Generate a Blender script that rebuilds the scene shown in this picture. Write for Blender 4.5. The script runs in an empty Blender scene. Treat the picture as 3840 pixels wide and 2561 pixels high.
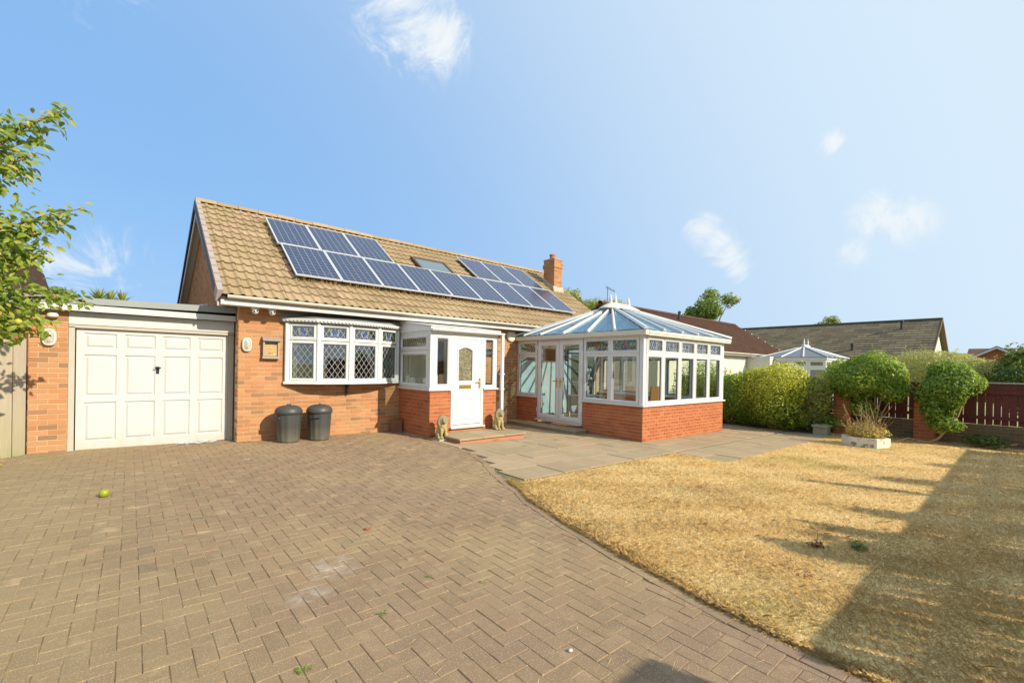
import bpy, bmesh, math, random
import numpy as np
from mathutils import Vector, Matrix
random.seed(7)
RNG = np.random.default_rng(11)
R = math.radians
sc = bpy.context.scene
col = sc.collection

# ------------------------------------------------------------------ camera
YAW, PITCH, ROLL = 0.7059074, -0.0034459, 0.0179230
CAM = Vector((-1.5635, -9.8624, 1.4991))
fw = Vector((math.sin(YAW)*math.cos(PITCH), math.cos(YAW)*math.cos(PITCH), math.sin(PITCH)))
rt0 = Vector((math.cos(YAW), -math.sin(YAW), 0)); up0 = rt0.cross(fw)
rt = rt0*math.cos(ROLL) + up0*math.sin(ROLL)
up = up0*math.cos(ROLL) - rt0*math.sin(ROLL)
cd = bpy.data.cameras.new('camera'); cam = bpy.data.objects.new('camera', cd); col.objects.link(cam)
mw = Matrix(((rt.x, up.x, -fw.x, CAM.x), (rt.y, up.y, -fw.y, CAM.y), (rt.z, up.z, -fw.z, CAM.z), (0, 0, 0, 1)))
cam.matrix_world = mw
cd.sensor_width = 36.0; cd.lens = 1681.85/3840*36
cd.shift_y = (1383.34-1280.5)/3840
cd.clip_start = .05; cd.clip_end = 3000
sc.camera = cam

# ------------------------------------------------------------------ sky, sun, exposure
SUN_AZ, SUN_EL = R(160), R(30)          # azimuth clockwise from +Y
w = bpy.data.worlds.new('World'); sc.world = w; w.use_nodes = True
wn = w.node_tree; wn.nodes.clear()
def wnode(t, **k):
    n = wn.nodes.new(t)
    for a, b in k.items(): setattr(n, a, b)
    return n
sky = wnode('ShaderNodeTexSky', sky_type='NISHITA', sun_disc=False)
sky.sun_elevation = SUN_EL; sky.sun_rotation = SUN_AZ
sky.altitude = 20; sky.air_density = 1.0; sky.dust_density = 1.6; sky.ozone_density = 2.2
tc = wnode('ShaderNodeTexCoord')
SKY_STRENGTH = .15
# small wisps of cloud: noise inside soft patches of sky
nz = wnode('ShaderNodeTexNoise'); nz.inputs['Scale'].default_value = 11; nz.inputs['Detail'].default_value = 7; nz.inputs['Roughness'].default_value = .70
nz.inputs['Distortion'].default_value = .7
wn.links.new(tc.outputs['Generated'], nz.inputs['Vector'])
puffs = [((.355, .715, .60), .15, .95), ((.41, .70, .585), .10, .9), ((-.03, .86, .52), .10, .42), ((.89, .23, .39), .035, .9), ((.86, .435, .275), .065, .85), ((.875, .415, .25), .06, .85), ((.89, .395, .225), .06, .85),
         ((.90, .385, .20), .05, .8), ((.945, .175, .27), .075, .8), ((.955, .14, .255), .07, .8), ((.955, .215, .215), .05, .5), ((-.08, .985, .13), .12, .55), ((-.02, .985, .16), .12, .5),
         ((-.6, .6, .5), .2, .8), ((.2, -.7, .6), .25, .8), ((-.7, -.5, .4), .2, .8)]
acc = None
for d, r, a in puffs:
    v = wnode('ShaderNodeVectorMath', operation='DISTANCE'); v.inputs[1].default_value = Vector(d).normalized()
    wn.links.new(tc.outputs['Generated'], v.inputs[0])
    m = wnode('ShaderNodeMapRange', interpolation_type='SMOOTHSTEP')
    m.inputs['From Min'].default_value = r; m.inputs['From Max'].default_value = 0
    m.inputs['To Min'].default_value = 0; m.inputs['To Max'].default_value = a
    wn.links.new(v.outputs['Value'], m.inputs['Value'])
    if acc is None: acc = m.outputs['Result']
    else:
        q = wnode('ShaderNodeMath', operation='MAXIMUM'); wn.links.new(acc, q.inputs[0]); wn.links.new(m.outputs['Result'], q.inputs[1]); acc = q.outputs[0]
mr = wnode('ShaderNodeMapRange', interpolation_type='SMOOTHSTEP'); mr.inputs['From Min'].default_value = .40; mr.inputs['From Max'].default_value = .72
n1 = wnode('ShaderNodeMath', operation='MULTIPLY_ADD'); wn.links.new(nz.outputs['Fac'], n1.inputs[0]); n1.inputs[1].default_value = 3.0; n1.inputs[2].default_value = -1.5
n2 = wnode('ShaderNodeMath', operation='ADD'); wn.links.new(acc, n2.inputs[0]); wn.links.new(n1.outputs[0], n2.inputs[1])
mr.inputs['From Min'].default_value = .22; mr.inputs['From Max'].default_value = 1.25; wn.links.new(n2.outputs[0], mr.inputs['Value'])
gate = wnode('ShaderNodeMath', operation='MULTIPLY', use_clamp=True); wn.links.new(acc, gate.inputs[0]); gate.inputs[1].default_value = 2.2
mu = wnode('ShaderNodeMath', operation='MULTIPLY', use_clamp=True); wn.links.new(gate.outputs[0], mu.inputs[0]); wn.links.new(mr.outputs['Result'], mu.inputs[1])
mixc = wnode('ShaderNodeMix', data_type='RGBA'); wn.links.new(mu.outputs[0], mixc.inputs[0])
hs = wnode('ShaderNodeHueSaturation'); hs.inputs['Saturation'].default_value = 1.0; hs.inputs['Value'].default_value = 1.0
wn.links.new(sky.outputs['Color'], hs.inputs['Color'])
# the photograph's even, slightly hazy summer sky: soften the range and whiten it gradually towards the sun's side
sp_ = wnode('ShaderNodeSeparateColor'); wn.links.new(hs.outputs['Color'], sp_.inputs[0]); cb = wnode('ShaderNodeCombineColor')
for k, (pw, ml) in enumerate(((.40, .99), (.26, 1.80), (.15, 3.25))):
    a_ = wnode('ShaderNodeMath', operation='POWER'); wn.links.new(sp_.outputs[k], a_.inputs[0]); a_.inputs[1].default_value = pw
    b_ = wnode('ShaderNodeMath', operation='MULTIPLY'); wn.links.new(a_.outputs[0], b_.inputs[0]); b_.inputs[1].default_value = ml; wn.links.new(b_.outputs[0], cb.inputs[k])
dt = wnode('ShaderNodeVectorMath', operation='DOT_PRODUCT'); wn.links.new(tc.outputs['Generated'], dt.inputs[0])
dt.inputs[1].default_value = (math.sin(SUN_AZ)*math.cos(SUN_EL), math.cos(SUN_AZ)*math.cos(SUN_EL), math.sin(SUN_EL))
hz = wnode('ShaderNodeMapRange', interpolation_type='SMOOTHSTEP'); wn.links.new(dt.outputs['Value'], hz.inputs['Value'])
hz.inputs['From Min'].default_value = -.70; hz.inputs['From Max'].default_value = .50; hz.inputs['To Max'].default_value = .9
hm = wnode('ShaderNodeMix', data_type='RGBA'); wn.links.new(hz.outputs['Result'], hm.inputs[0]); wn.links.new(cb.outputs[0], hm.inputs[6]); hm.inputs[7].default_value = (3.35, 4.0, 4.5, 1)
wn.links.new(hm.outputs[2], mixc.inputs[6]); mixc.inputs[7].default_value = (4.0, 4.25, 4.4, 1)
bg = wnode('ShaderNodeBackground'); bg.inputs['Strength'].default_value = SKY_STRENGTH
wn.links.new(mixc.outputs[2], bg.inputs['Color'])
wo = wnode('ShaderNodeOutputWorld'); wn.links.new(bg.outputs[0], wo.inputs['Surface'])
sd = bpy.data.lights.new('sun', 'SUN'); sd.energy = 4.3; sd.angle = R(.5); sd.color = (1.0, .90, .735)
sun = bpy.data.objects.new('sun', sd); col.objects.link(sun)
sdir = Vector((math.sin(SUN_AZ)*math.cos(SUN_EL), math.cos(SUN_AZ)*math.cos(SUN_EL), math.sin(SUN_EL)))
sun.rotation_euler = sdir.to_track_quat('Z', 'Y').to_euler(); sun.location = (6, -14, 12)
vs = sc.view_settings; vs.view_transform = 'Standard'; vs.look = 'None'; vs.gamma = 1; vs.use_curve_mapping = False
vs.exposure = .55
sc.render.engine = 'CYCLES'
cy = sc.cycles; cy.use_denoising = True; cy.max_bounces = 8; cy.diffuse_bounces = 3; cy.glossy_bounces = 3; cy.transmission_bounces = 4; cy.transparent_max_bounces = 24
cy.caustics_reflective = False; cy.caustics_refractive = False; cy.sample_clamp_indirect = 6
try: cy.denoiser = 'OPENIMAGEDENOISE'
except Exception: pass

# ------------------------------------------------------------------ helpers
def gz(x):                                   # the plot falls gently to the right
    return min(.02, max(-.14, -.015-.0115*x))
ORG = {}
Z = Vector((0, 0, 1))
def project(p):
    d = Vector(p)-CAM; z = d.dot(fw)
    if z < .05: return None
    return (1920+1681.85*d.dot(rt)/z, 1383.34-1681.85*d.dot(up)/z, z)
def seen(p):                                 # rough size on screen: 0 when out of frame
    q = project(p)
    if q is None or not (-60 < q[0] < 3900 and -60 < q[1] < 2621): return 0
    return 1/q[2]
def thing(name, label, cat, base=(0, 0, 0), group=None, kind=None):
    o = bpy.data.objects.new(name, None); col.objects.link(o); o.location = base; o.empty_display_size = .1
    tag(o, label, cat, group, kind); ORG[o] = Vector(base); return o
def tag(o, label=None, cat=None, group=None, kind=None):
    if label: o['label'] = label
    if cat: o['category'] = cat
    if group: o['group'] = group
    if kind: o['kind'] = kind
    return o
class MB:
    def __init__(s): s.v = []; s.f = []; s.M = None
    def frame(s, O, U, N): 
        O, U, N = Vector(O), Vector(U), Vector(N)
        s.M = Matrix(((U.x, N.x, 0, O.x), (U.y, N.y, 0, O.y), (U.z, N.z, 1, O.z), (0, 0, 0, 1))); return s
    def add(s, vs, fs):
        b = len(s.v)
        for v in vs:
            v = Vector(v); s.v.append(s.M @ v if s.M else v)
        s.f += [tuple(i+b for i in f) for f in fs]; return s
    def box(s, x0, x1, y0, y1, z0, z1):
        return s.add([(x0, y0, z0), (x1, y0, z0), (x1, y1, z0), (x0, y1, z0), (x0, y0, z1), (x1, y0, z1), (x1, y1, z1), (x0, y1, z1)],
                     [(0, 3, 2, 1), (4, 5, 6, 7), (0, 1, 5, 4), (1, 2, 6, 5), (2, 3, 7, 6), (3, 0, 4, 7)])
    def cbox(s, x0, x1, y0, y1, z0, z1, c=.01):     # box with chamfered edges all round the front (max y) face
        x0, x1 = min(x0, x1), max(x0, x1); z0, z1 = min(z0, z1), max(z0, z1)
        return s.add([(x0, y0, z0), (x1, y0, z0), (x1, y0, z1), (x0, y0, z1), (x0, y1-c, z0), (x1, y1-c, z0), (x1, y1-c, z1), (x0, y1-c, z1),
                      (x0+c, y1, z0+c), (x1-c, y1, z0+c), (x1-c, y1, z1-c), (x0+c, y1, z1-c)],
                     [(0, 1, 2, 3), (0, 4, 5, 1), (1, 5, 6, 2), (2, 6, 7, 3), (3, 7, 4, 0), (4, 8, 9, 5), (5, 9, 10, 6), (6, 10, 11, 7), (7, 11, 8, 4), (8, 11, 10, 9)])
    def ring(s, x0, x1, z0, z1, w, y0, y1, wb=None):
        wb = wb or w
        s.box(x0, x1, y0, y1, z0, z0+wb); s.box(x0, x1, y0, y1, z1-w, z1)
        s.box(x0, x0+w, y0, y1, z0+wb, z1-w); s.box(x1-w, x1, y0, y1, z0+wb, z1-w); return s
    def prism(s, pts, a, b):                        # polygon of 3D points extruded from +a to +b along vectors
        a, b = Vector(a), Vector(b); n = len(pts)
        vs = [Vector(p)+a for p in pts]+[Vector(p)+b for p in pts]
        fs = [tuple(range(n)), tuple(range(2*n-1, n-1, -1))]+[(i, i+n, (i+1) % n+n, (i+1) % n) for i in range(n)]
        return s.add(vs, fs)
    def tube(s, path, r, n=8, cap=True):
        path = [Vector(p) for p in path]; rs = r if isinstance(r, (list, tuple)) else [r]*len(path); rings = []
        for i, p in enumerate(path):
            t = (path[min(i+1, len(path)-1)]-path[max(i-1, 0)]).normalized()
            a = t.cross(Vector((0, 0, 1)) if abs(t.z) < .9 else Vector((1, 0, 0))).normalized(); b = t.cross(a)
            rings.append([p+(a*math.cos(2*math.pi*k/n)+b*math.sin(2*math.pi*k/n))*rs[i] for k in range(n)])
        vs = [v for q in rings for v in q]; fs = []
        for i in range(len(path)-1):
            for k in range(n): fs.append((i*n+k, i*n+(k+1) % n, (i+1)*n+(k+1) % n, (i+1)*n+k))
        if cap: fs += [tuple(range(n)), tuple(range((len(path)-1)*n, len(path)*n))]
        return s.add(vs, fs)
    def lathe(s, prof, c, n=24, sx=1, sy=1):
        vs = []; fs = []; m = len(prof)
        for r, z in prof:
            for k in range(n): a = 2*math.pi*k/n; vs.append((c[0]+r*sx*math.cos(a), c[1]+r*sy*math.sin(a), c[2]+z))
        for i in range(m-1):
            for k in range(n): fs.append((i*n+k, i*n+(k+1) % n, (i+1)*n+(k+1) % n, (i+1)*n+k))
        fs += [tuple(range(n-1, -1, -1)), tuple(range((m-1)*n, m*n))]
        return s.add(vs, fs)
    def ball(s, c, r, n=10, m=7, sx=1, sy=1, sz=1):
        prof = [(max(.001, r*math.sin(math.pi*i/m)), -r*sz*math.cos(math.pi*i/m)) for i in range(m+1)]
        return s.lathe(prof, c, n, sx, sy)
    def build(s, name, m, parent=None, label=None, smooth=False, kind=None, recalc=True):
        me = bpy.data.meshes.new(name); o0 = ORG.get(parent, Vector((0, 0, 0)))
        me.from_pydata([v-o0 for v in s.v], [], s.f)
        if recalc:
            bm = bmesh.new(); bm.from_mesh(me); bmesh.ops.recalc_face_normals(bm, faces=bm.faces); bm.to_mesh(me); bm.free()
        return link(name, me, m, parent, label, smooth, kind)
def link(name, me, m, parent=None, label=None, smooth=False, kind=None):
    if m: me.materials.append(m)
    if smooth: me.polygons.foreach_set('use_smooth', [True]*len(me.polygons))
    o = bpy.data.objects.new(name, me); col.objects.link(o)
    ORG[o] = ORG.get(parent, Vector((0, 0, 0)))
    if parent: o.parent = parent
    if label: o['label'] = label
    if kind: o['kind'] = kind
    return o
def numesh(name, V, F):                       # fast mesh from arrays, F an (n,k) array
    me = bpy.data.meshes.new(name); k = F.shape[1]
    me.vertices.add(len(V)); me.vertices.foreach_set('co', np.ascontiguousarray(V, np.float32).ravel())
    me.loops.add(F.size); me.loops.foreach_set('vertex_index', np.ascontiguousarray(F, np.int32).ravel())
    me.polygons.add(len(F)); me.polygons.foreach_set('loop_start', np.arange(0, F.size, k, dtype=np.int32))
    me.update(calc_edges=True); me.validate(); return me
TPL = {}
def template(key, fn):
    if key not in TPL:
        mb = MB(); fn(mb); TPL[key] = mb
    return key
def pieces(items, name, rest, m, limit=300):
    """items: (matrix, template key, parent). The largest in view become objects sharing mesh data, the rest one mesh per parent."""
    order = sorted(range(len(items)), key=lambda i: -(seen(items[i][0].translation)))
    shared = {}; others = {}
    for rank, i in enumerate(order):
        M, key, par = items[i]
        if rank < limit and seen(M.translation) > 0:
            if key not in shared:
                mb = TPL[key]; me = bpy.data.meshes.new(name); me.from_pydata(mb.v, [], mb.f)
                bm = bmesh.new(); bm.from_mesh(me); bmesh.ops.recalc_face_normals(bm, faces=bm.faces); bm.to_mesh(me); bm.free()
                me.materials.append(m); shared[key] = me
            o = bpy.data.objects.new(name, shared[key]); col.objects.link(o); o.parent = par
            o.matrix_basis = Matrix.Translation(-ORG[par]) @ M
        else: others.setdefault(par, []).append((M, key))
    for par, L in others.items():
        mb = MB(); off = Matrix.Translation(-ORG[par])
        for M, key in L:
            t = TPL[key]; b = len(mb.v); MM = off @ M
            mb.v += [MM @ v for v in t.v]; mb.f += [tuple(j+b for j in f) for f in t.f]
        me = bpy.data.meshes.new(rest); me.from_pydata(mb.v, [], mb.f)
        link(rest, me, m, par, kind='stuff')
def basis(O, U, N):
    O, U, N = Vector(O), Vector(U), Vector(N); W = U.cross(N)
    if W.z < 0: W = -W
    return Matrix(((U.x, N.x, W.x, O.x), (U.y, N.y, W.y, O.y), (U.z, N.z, W.z, O.z), (0, 0, 0, 1)))
CH, BL = .0825, .229
def courses(items, parent, O, U, N, z0, z1, spans, phase=0, bl=BL, ch=CH, cut=.03):
    """brick courses on the plane through O along U; spans(zmid) gives the solid stretches of u"""
    k = 0; z = z0
    while z+.04 < z1:
        h = min(ch, z1-z)-.012
        for a, b in spans(z+ch/2):
            off = (phase+k) % 2*bl/2; j = math.floor((a-off)/bl)
            u = j*bl+off
            while u < b-.005:
                p, q = max(u, a), min(u+bl, b); u += bl
                L = round(q-p-.011, 3)
                if L < cut: continue
                key = template(('brick', round(L*200)/200, round(h, 3)), lambda mb, L=round(L*200)/200, h=h: mb.box(0, L, -.03, 0, 0, h))
                P = Vector(O)+Vector(U)*(p+.0055)+Vector(N)*random.uniform(-.0015, .0025)+Z*(z+.006)
                items.append((basis(P, U, N) @ Matrix.Rotation(random.uniform(-.004, .004), 4, 'Y'), key, parent))
        z += ch; k += 1
def minus(a, b, holes):                        # stretch (a,b) without the holes
    out = [(a, b)]
    for h0, h1 in holes:
        nxt = []
        for p, q in out:
            if h1 <= p or h0 >= q: nxt.append((p, q)); continue
            if h0 > p: nxt.append((p, h0))
            if h1 < q: nxt.append((h1, q))
        out = nxt
    return out
def wall_core(mb, u0, u1, z0, z1, holes, n0, n1):
    us = sorted({u0, u1}|{h[0] for h in holes}|{h[1] for h in holes}); zs = sorted({z0, z1}|{h[2] for h in holes}|{h[3] for h in holes})
    us = [u for u in us if u0 <= u <= u1]; zs = [z for z in zs if z0 <= z <= z1]
    for i in range(len(us)-1):
        run = None
        for j in range(len(zs)-1):
            cu, cz = (us[i]+us[i+1])/2, (zs[j]+zs[j+1])/2
            if not any(h[0] < cu < h[1] and h[2] < cz < h[3] for h in holes): mb.box(us[i], us[i+1], n0, n1, zs[j], zs[j+1])
def inpoly(P, x, y):
    c = False; n = len(P)
    for i in range(n):
        (x1, y1), (x2, y2) = P[i], P[(i+1) % n]
        if (y1 > y) != (y2 > y) and x < (x2-x1)*(y-y1)/(y2-y1)+x1: c = not c
    return c

# ------------------------------------------------------------------ materials
class NT:
    def __init__(s, name):
        s.m = bpy.data.materials.new(name); s.m.use_nodes = True; s.t = s.m.node_tree; s.t.nodes.clear()
        s.out = s.t.nodes.new('ShaderNodeOutputMaterial')
    def n(s, t, ins=None, **k):
        x = s.t.nodes.new('ShaderNode'+t)
        for a, b in k.items(): setattr(x, a, b)
        for a, b in (ins or {}).items(): s.set(x, a, b)
        return x
    def set(s, x, a, b):
        if isinstance(b, bpy.types.NodeSocket): s.t.links.new(b, x.inputs[a])
        else:
            if isinstance(b, tuple) and len(b) == 3 and x.inputs[a].type == 'RGBA': b = b+(1,)
            x.inputs[a].default_value = b
    def pos(s): return s.n('NewGeometry').outputs['Position']
    def obj(s): return s.n('TexCoord').outputs['Object']
    def noise(s, scale, detail=3, rough=.55, vec=None, dist=0):
        return s.n('TexNoise', {'Vector': vec or s.pos(), 'Scale': scale, 'Detail': detail, 'Roughness': rough, 'Distortion': dist}).outputs['Fac']
    def math(s, op, a, b=0, clamp=False):
        return s.n('Math', {0: a, 1: b}, operation=op, use_clamp=clamp).outputs[0]
    def tint(s):
        return s.math('FRACT', s.math('ADD', s.n('ObjectInfo').outputs['Random'], s.n('NewGeometry').outputs['Random Per Island']))
    def ramp(s, fac, stops, interp='LINEAR'):
        x = s.n('ValToRGB', {'Fac': fac}); e = x.color_ramp.elements; x.color_ramp.interpolation = interp
        while len(e) < len(stops): e.new(.5)
        for i, (p, c) in enumerate(stops):
            e[i].position = p; e[i].color = (c if isinstance(c, tuple) else (c, c, c))+(1,)
        return x.outputs['Color']
    def mix(s, f, a, b, blend='MIX'):
        x = s.n('Mix', data_type='RGBA', blend_type=blend); s.set(x, 0, f); s.set(x, 6, a); s.set(x, 7, b); return x.outputs[2]
    def bump(s, h, st=.3, d=.01): return s.n('Bump', {'Height': h, 'Strength': st, 'Distance': d}).outputs['Normal']
    def bsdf(s, colr, rough=.7, spec=.3, metal=0, normal=None, **k):
        x = s.n('BsdfPrincipled', {'Base Color': colr, 'Roughness': rough, 'Specular IOR Level': spec, 'Metallic': metal})
        if normal is not None: s.set(x, 'Normal', normal)
        for a, b in k.items(): s.set(x, a, b)
        return x.outputs[0]
    def done(s, sh): s.t.links.new(sh, s.out.inputs['Surface']); return s.m
M = {}
def plain(name, c, rough=.6, spec=.3, metal=0, var=.06, nscale=6, bump=0):
    t = NT(name)
    cc = t.mix(t.noise(nscale, 4), tuple(x*(1-var) for x in c), tuple(min(1, x*(1+var)) for x in c))
    M[name] = t.done(t.bsdf(cc, rough, spec, metal, t.bump(t.noise(60, 3), bump, .005) if bump else None)); return M[name]
def brickmat(name, stops, dirt, grime_z=None):
    t = NT(name); c = t.ramp(t.tint(), stops)
    c = t.mix(t.math('MULTIPLY', t.noise(55, 4, .7), .55), c, dirt)
    c = t.mix(t.math('MULTIPLY', t.ramp(t.noise(1.3, 5), [(.55, 0.), (.8, 1.)]), .2), c, (.52, .34, .20))
    M[name] = t.done(t.bsdf(c, .9, .15, 0, t.bump(t.noise(90, 5, .7), .5, .006)))
brickmat('brick_orange', [(0, (.37, .145, .065)), (.18, (.45, .19, .085)), (.4, (.50, .235, .115)), (.58, (.42, .215, .10)), (.75, (.49, .18, .082)), (.86, (.33, .155, .08)), (.95, (.25, .125, .07)), (1, (.22, .115, .065))], (.42, .26, .12))
brickmat('brick_red', [(0, (.34, .095, .038)), (.3, (.41, .125, .05)), (.6, (.45, .155, .06)), (.85, (.385, .11, .045)), (1, (.29, .08, .035))], (.38, .15, .07))
brickmat('brick_gable', [(0, (.30, .10, .045)), (.4, (.38, .14, .06)), (.8, (.33, .12, .06)), (1, (.24, .09, .045))], (.28, .13, .07))
brickmat('brick_old', [(0, (.20, .075, .045)), (.4, (.28, .105, .06)), (.8, (.25, .12, .07)), (1, (.17, .085, .055))], (.2, .13, .08))
brickmat('brick_moss', [(0, (.17, .10, .055)), (.4, (.23, .14, .08)), (.8, (.2, .14, .08)), (1, (.14, .10, .06))], (.16, .13, .06))
plain('mortar_buff', (.58, .43, .27), .95, .1, var=.2, nscale=14, bump=.4)
plain('mortar_red', (.58, .33, .19), .95, .1, var=.2, nscale=14, bump=.4)
plain('mortar_grey', (.33, .26, .2), .95, .1, var=.2, nscale=14, bump=.4)
def white(name, c, rough, grime):
    t = NT(name); p = t.pos(); z = t.n('SeparateXYZ', {0: p}).outputs[2]; mp = t.n('Mapping', {'Vector': p, 'Scale': (14, 14, 1.2)}).outputs[0]
    f = t.math('MULTIPLY', t.ramp(t.noise(1, 5, .65, mp), [(.48, 0.), (.75, 1.)]), grime)
    lo = t.math('MULTIPLY', t.n('MapRange', {'Value': z, 'From Min': .35, 'From Max': -.02}).outputs[0], t.math('MULTIPLY', t.noise(9, 5, .7), 1.3), True)
    cc = t.mix(f, c, (.46, .43, .36)); cc = t.mix(t.math('MULTIPLY', lo, .6), cc, (.40, .34, .23)); M[name] = t.done(t.bsdf(cc, rough, .4))
white('white_upvc', (.66, .665, .65), .28, .22); white('white_paint', (.535, .53, .51), .5, .35)
plain('cream_upvc', (.64, .59, .49), .35, .4, var=.05, nscale=4)
plain('grey_grp', (.27, .29, .28), .55, .3, var=.08, nscale=2)
plain('lead', (.30, .31, .32), .55, .4, .3, var=.18, nscale=12)
plain('came', (.42, .42, .41), .4, .5, .3)
plain('dark_came', (.10, .10, .10), .5, .4)
plain('alu', (.72, .73, .73), .4, .5, .4, var=.05)
plain('gold', (.55, .36, .10), .3, .5, .8)
plain('dark_metal', (.05, .045, .04), .5, .4)
plain('rubber_black', (.02, .02, .02), .7, .3)
plain('mauve_verge', (.36, .30, .27), .7, .25, var=.12, nscale=9)
plain('dark_barge', (.07, .075, .085), .6, .3)
plain('soffit_beige', (.70, .62, .50), .7, .2)
plain('room_wall', (.50, .46, .38), .9, .1)
plain('room_cream', (.74, .68, .50), .9, .1)
plain('curtain', (.62, .55, .42), .9, .1)
plain('oak_floor', (.42, .25, .11), .45, .3, var=.25, nscale=8)
plain('chair_wood', (.30, .15, .05), .4, .4, var=.25, nscale=12)
plain('terracotta', (.42, .16, .08), .85, .15, var=.15)
plain('concrete', (.42, .37, .29), .95, .1, var=.22, nscale=8, bump=.5)
plain('trough_stone', (.30, .29, .2), .95, .1, var=.25, nscale=9, bump=.5)
plain('bark', (.20, .13, .075), .95, .1, var=.3, nscale=20, bump=.8)
plain('bark_pale', (.36, .25, .13), .95, .1, var=.3, nscale=20, bump=.8)
plain('red_leaf', (.26, .11, .055), .7, .2)
plain('flower_white', (.75, .73, .68), .8, .2)
plain('aluminium_grey', (.25, .25, .26), .5, .4, .5)
plain('pale_render', (.68, .62, .5), .9, .1)
plain('stained_red', (.42, .05, .04), .2, .5); plain('stained_blue', (.05, .08, .36), .2, .5); plain('stained_green', (.06, .16, .07), .2, .5)
plain('stained_violet', (.16, .14, .30), .2, .5); plain('stained_teal', (.22, .32, .27), .2, .5); plain('stained_amber', (.32, .20, .06), .2, .5)
plain('lamp_body', (.66, .62, .55), .4, .4); plain('plastic_white', (.72, .68, .56), .4, .4, var=.08)
plain('mailbox', (.33, .27, .21), .5, .4, .2, var=.2, nscale=30)
plain('stone_white', (.6, .58, .54), .9, .1)
def glass(name, tintc, rough=.0, ior=1.5, dust=0, dustc=(.5, .5, .5)):
    t = NT(name)
    bk = t.n('NewGeometry').outputs['Backfacing']; io = t.math('ADD', ior, t.math('MULTIPLY', bk, 1/ior-ior)); g = t.n('BsdfGlossy', {'Color': (1, 1, 1, 1), 'Roughness': rough}).outputs[0]; tr = t.n('BsdfTransparent', {'Color': tintc}).outputs[0]
    s = t.n('MixShader', {0: t.n('Fresnel', {'IOR': io}).outputs[0], 1: tr, 2: g}).outputs[0]
    if dust:
        d = t.n('BsdfDiffuse', {'Color': dustc}).outputs[0]
        s = t.n('MixShader', {0: t.math('MULTIPLY', t.noise(2.2, 5, .6), dust), 1: s, 2: d}).outputs[0]
    M[name] = t.done(s)
glass('glass', (.93, .96, .95)); glass('glass_dark', (.74, .78, .78), 0, 2.1)
glass('roof_glass', (.66, .82, .90), .02, 1.6, .30, (.16, .38, .55))
glass('glass_rib', (.9, .88, .82), .25, 1.5, .5, (.75, .72, .66))
glass('glass_neighbour', (.6, .66, .66), 0, 1.6, .2)
glass('film', (.8, .85, .9), .1, 1.5, .7, (.75, .78, .82))
# decorative obscured pane of the front door
t = NT('door_glass'); c = t.ramp(t.noise(34, 3, .6, dist=1.2), [(.32, (.06, .055, .035)), (.5, (.19, .17, .10)), (.64, (.30, .27, .19)), (.75, (.5, .49, .43))])
M['door_glass'] = t.done(t.bsdf(c, .12, .6, 0, t.bump(t.noise(40, 3), .5, .01)))
# roof tile
t = NT('roof_tile'); c = t.ramp(t.tint(), [(0, (.32, .23, .135)), (.3, (.385, .28, .17)), (.6, (.42, .31, .195)), (.85, (.38, .265, .17)), (1, (.29, .21, .125))])
c = t.mix(t.math('MULTIPLY', t.ramp(t.noise(1.1, 5), [(.42, 0.), (.68, 1.)]), .5), c, (.31, .25, .115))
c = t.mix(t.math('MULTIPLY', t.noise(45, 5, .7), .4), c, (.28, .20, .10))
c = t.mix(t.ramp(t.noise(24, 2), [(.70, 0.), (.76, .8)]), c, (.46, .42, .30))
M['roof_tile'] = t.done(t.bsdf(c, .95, .12, 0, t.bump(t.noise(70, 5, .7), .6, .006)))
def tilemat(name, a, b, lich):
    t = NT(name); c = t.mix(t.tint(), a, b); c = t.mix(t.math('MULTIPLY', t.noise(12, 5, .7), .4), c, tuple(x*.6 for x in a))
    c = t.mix(t.ramp(t.noise(9, 3), [(.66, 0.), (.74, .7)]), c, lich); M[name] = t.done(t.bsdf(c, .95, .1, 0, t.bump(t.noise(40, 4), .5, .01)))
tilemat('roof_brown', (.095, .052, .037), (.125, .068, .048), (.22, .16, .11))
tilemat('roof_grey', (.14, .115, .075), (.24, .195, .125), (.42, .37, .25))
tilemat('roof_far', (.14, .09, .06), (.17, .11, .075), (.2, .15, .1))
# paving block with pale aggregate
t = NT('paver'); c = t.ramp(t.tint(), [(0, (.235, .160, .092)), (.25, (.285, .190, .110)), (.5, (.31, .210, .120)), (.75, (.265, .180, .110)), (.92, (.325, .200, .115)), (1, (.205, .145, .092))])
c = t.mix(t.math('MULTIPLY', t.noise(70, 5, .75), .5), c, (.17, .115, .065)); c = t.mix(t.math('MULTIPLY', t.ramp(t.noise(.42, 5, .6), [(.40, 0.), (.62, 1.)]), .55), c, (.265, .178, .118)); c = t.mix(t.math('MULTIPLY', t.ramp(t.noise(4.5, 5, .65), [(.52, 0.), (.70, 1.)]), .5), c, (.37, .265, .15))
sand = t.ramp(t.noise(.55, 4), [(.46, 0.), (.66, 1.)])
c = t.mix(t.math('MULTIPLY', sand, .5), c, (.36, .26, .135))
x = t.n('SeparateXYZ', {0: t.pos()}).outputs[0]
c = t.mix(t.math('MULTIPLY', t.n('MapRange', {'Value': x, 'From Min': -.6, 'From Max': -3.2}).outputs[0], .5), c, (.29, .24, .115))
c = t.mix(t.ramp(t.noise(3.2, 3), [(.62, 0.), (.72, .6)]), c, (.46, .32, .19))
c = t.mix(t.ramp(t.n('TexVoronoi', {'Vector': t.pos(), 'Scale': 105.}).outputs['Distance'], [(.17, 1.), (.25, 0.)]), c, (.50, .42, .29))
d1 = t.n('VectorMath', {0: t.pos(), 1: (-.40, -6.48, 0)}, operation='DISTANCE').outputs['Value']
d2 = t.n('VectorMath', {0: t.pos(), 1: (-.66, -6.82, 0)}, operation='DISTANCE').outputs['Value']
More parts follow.
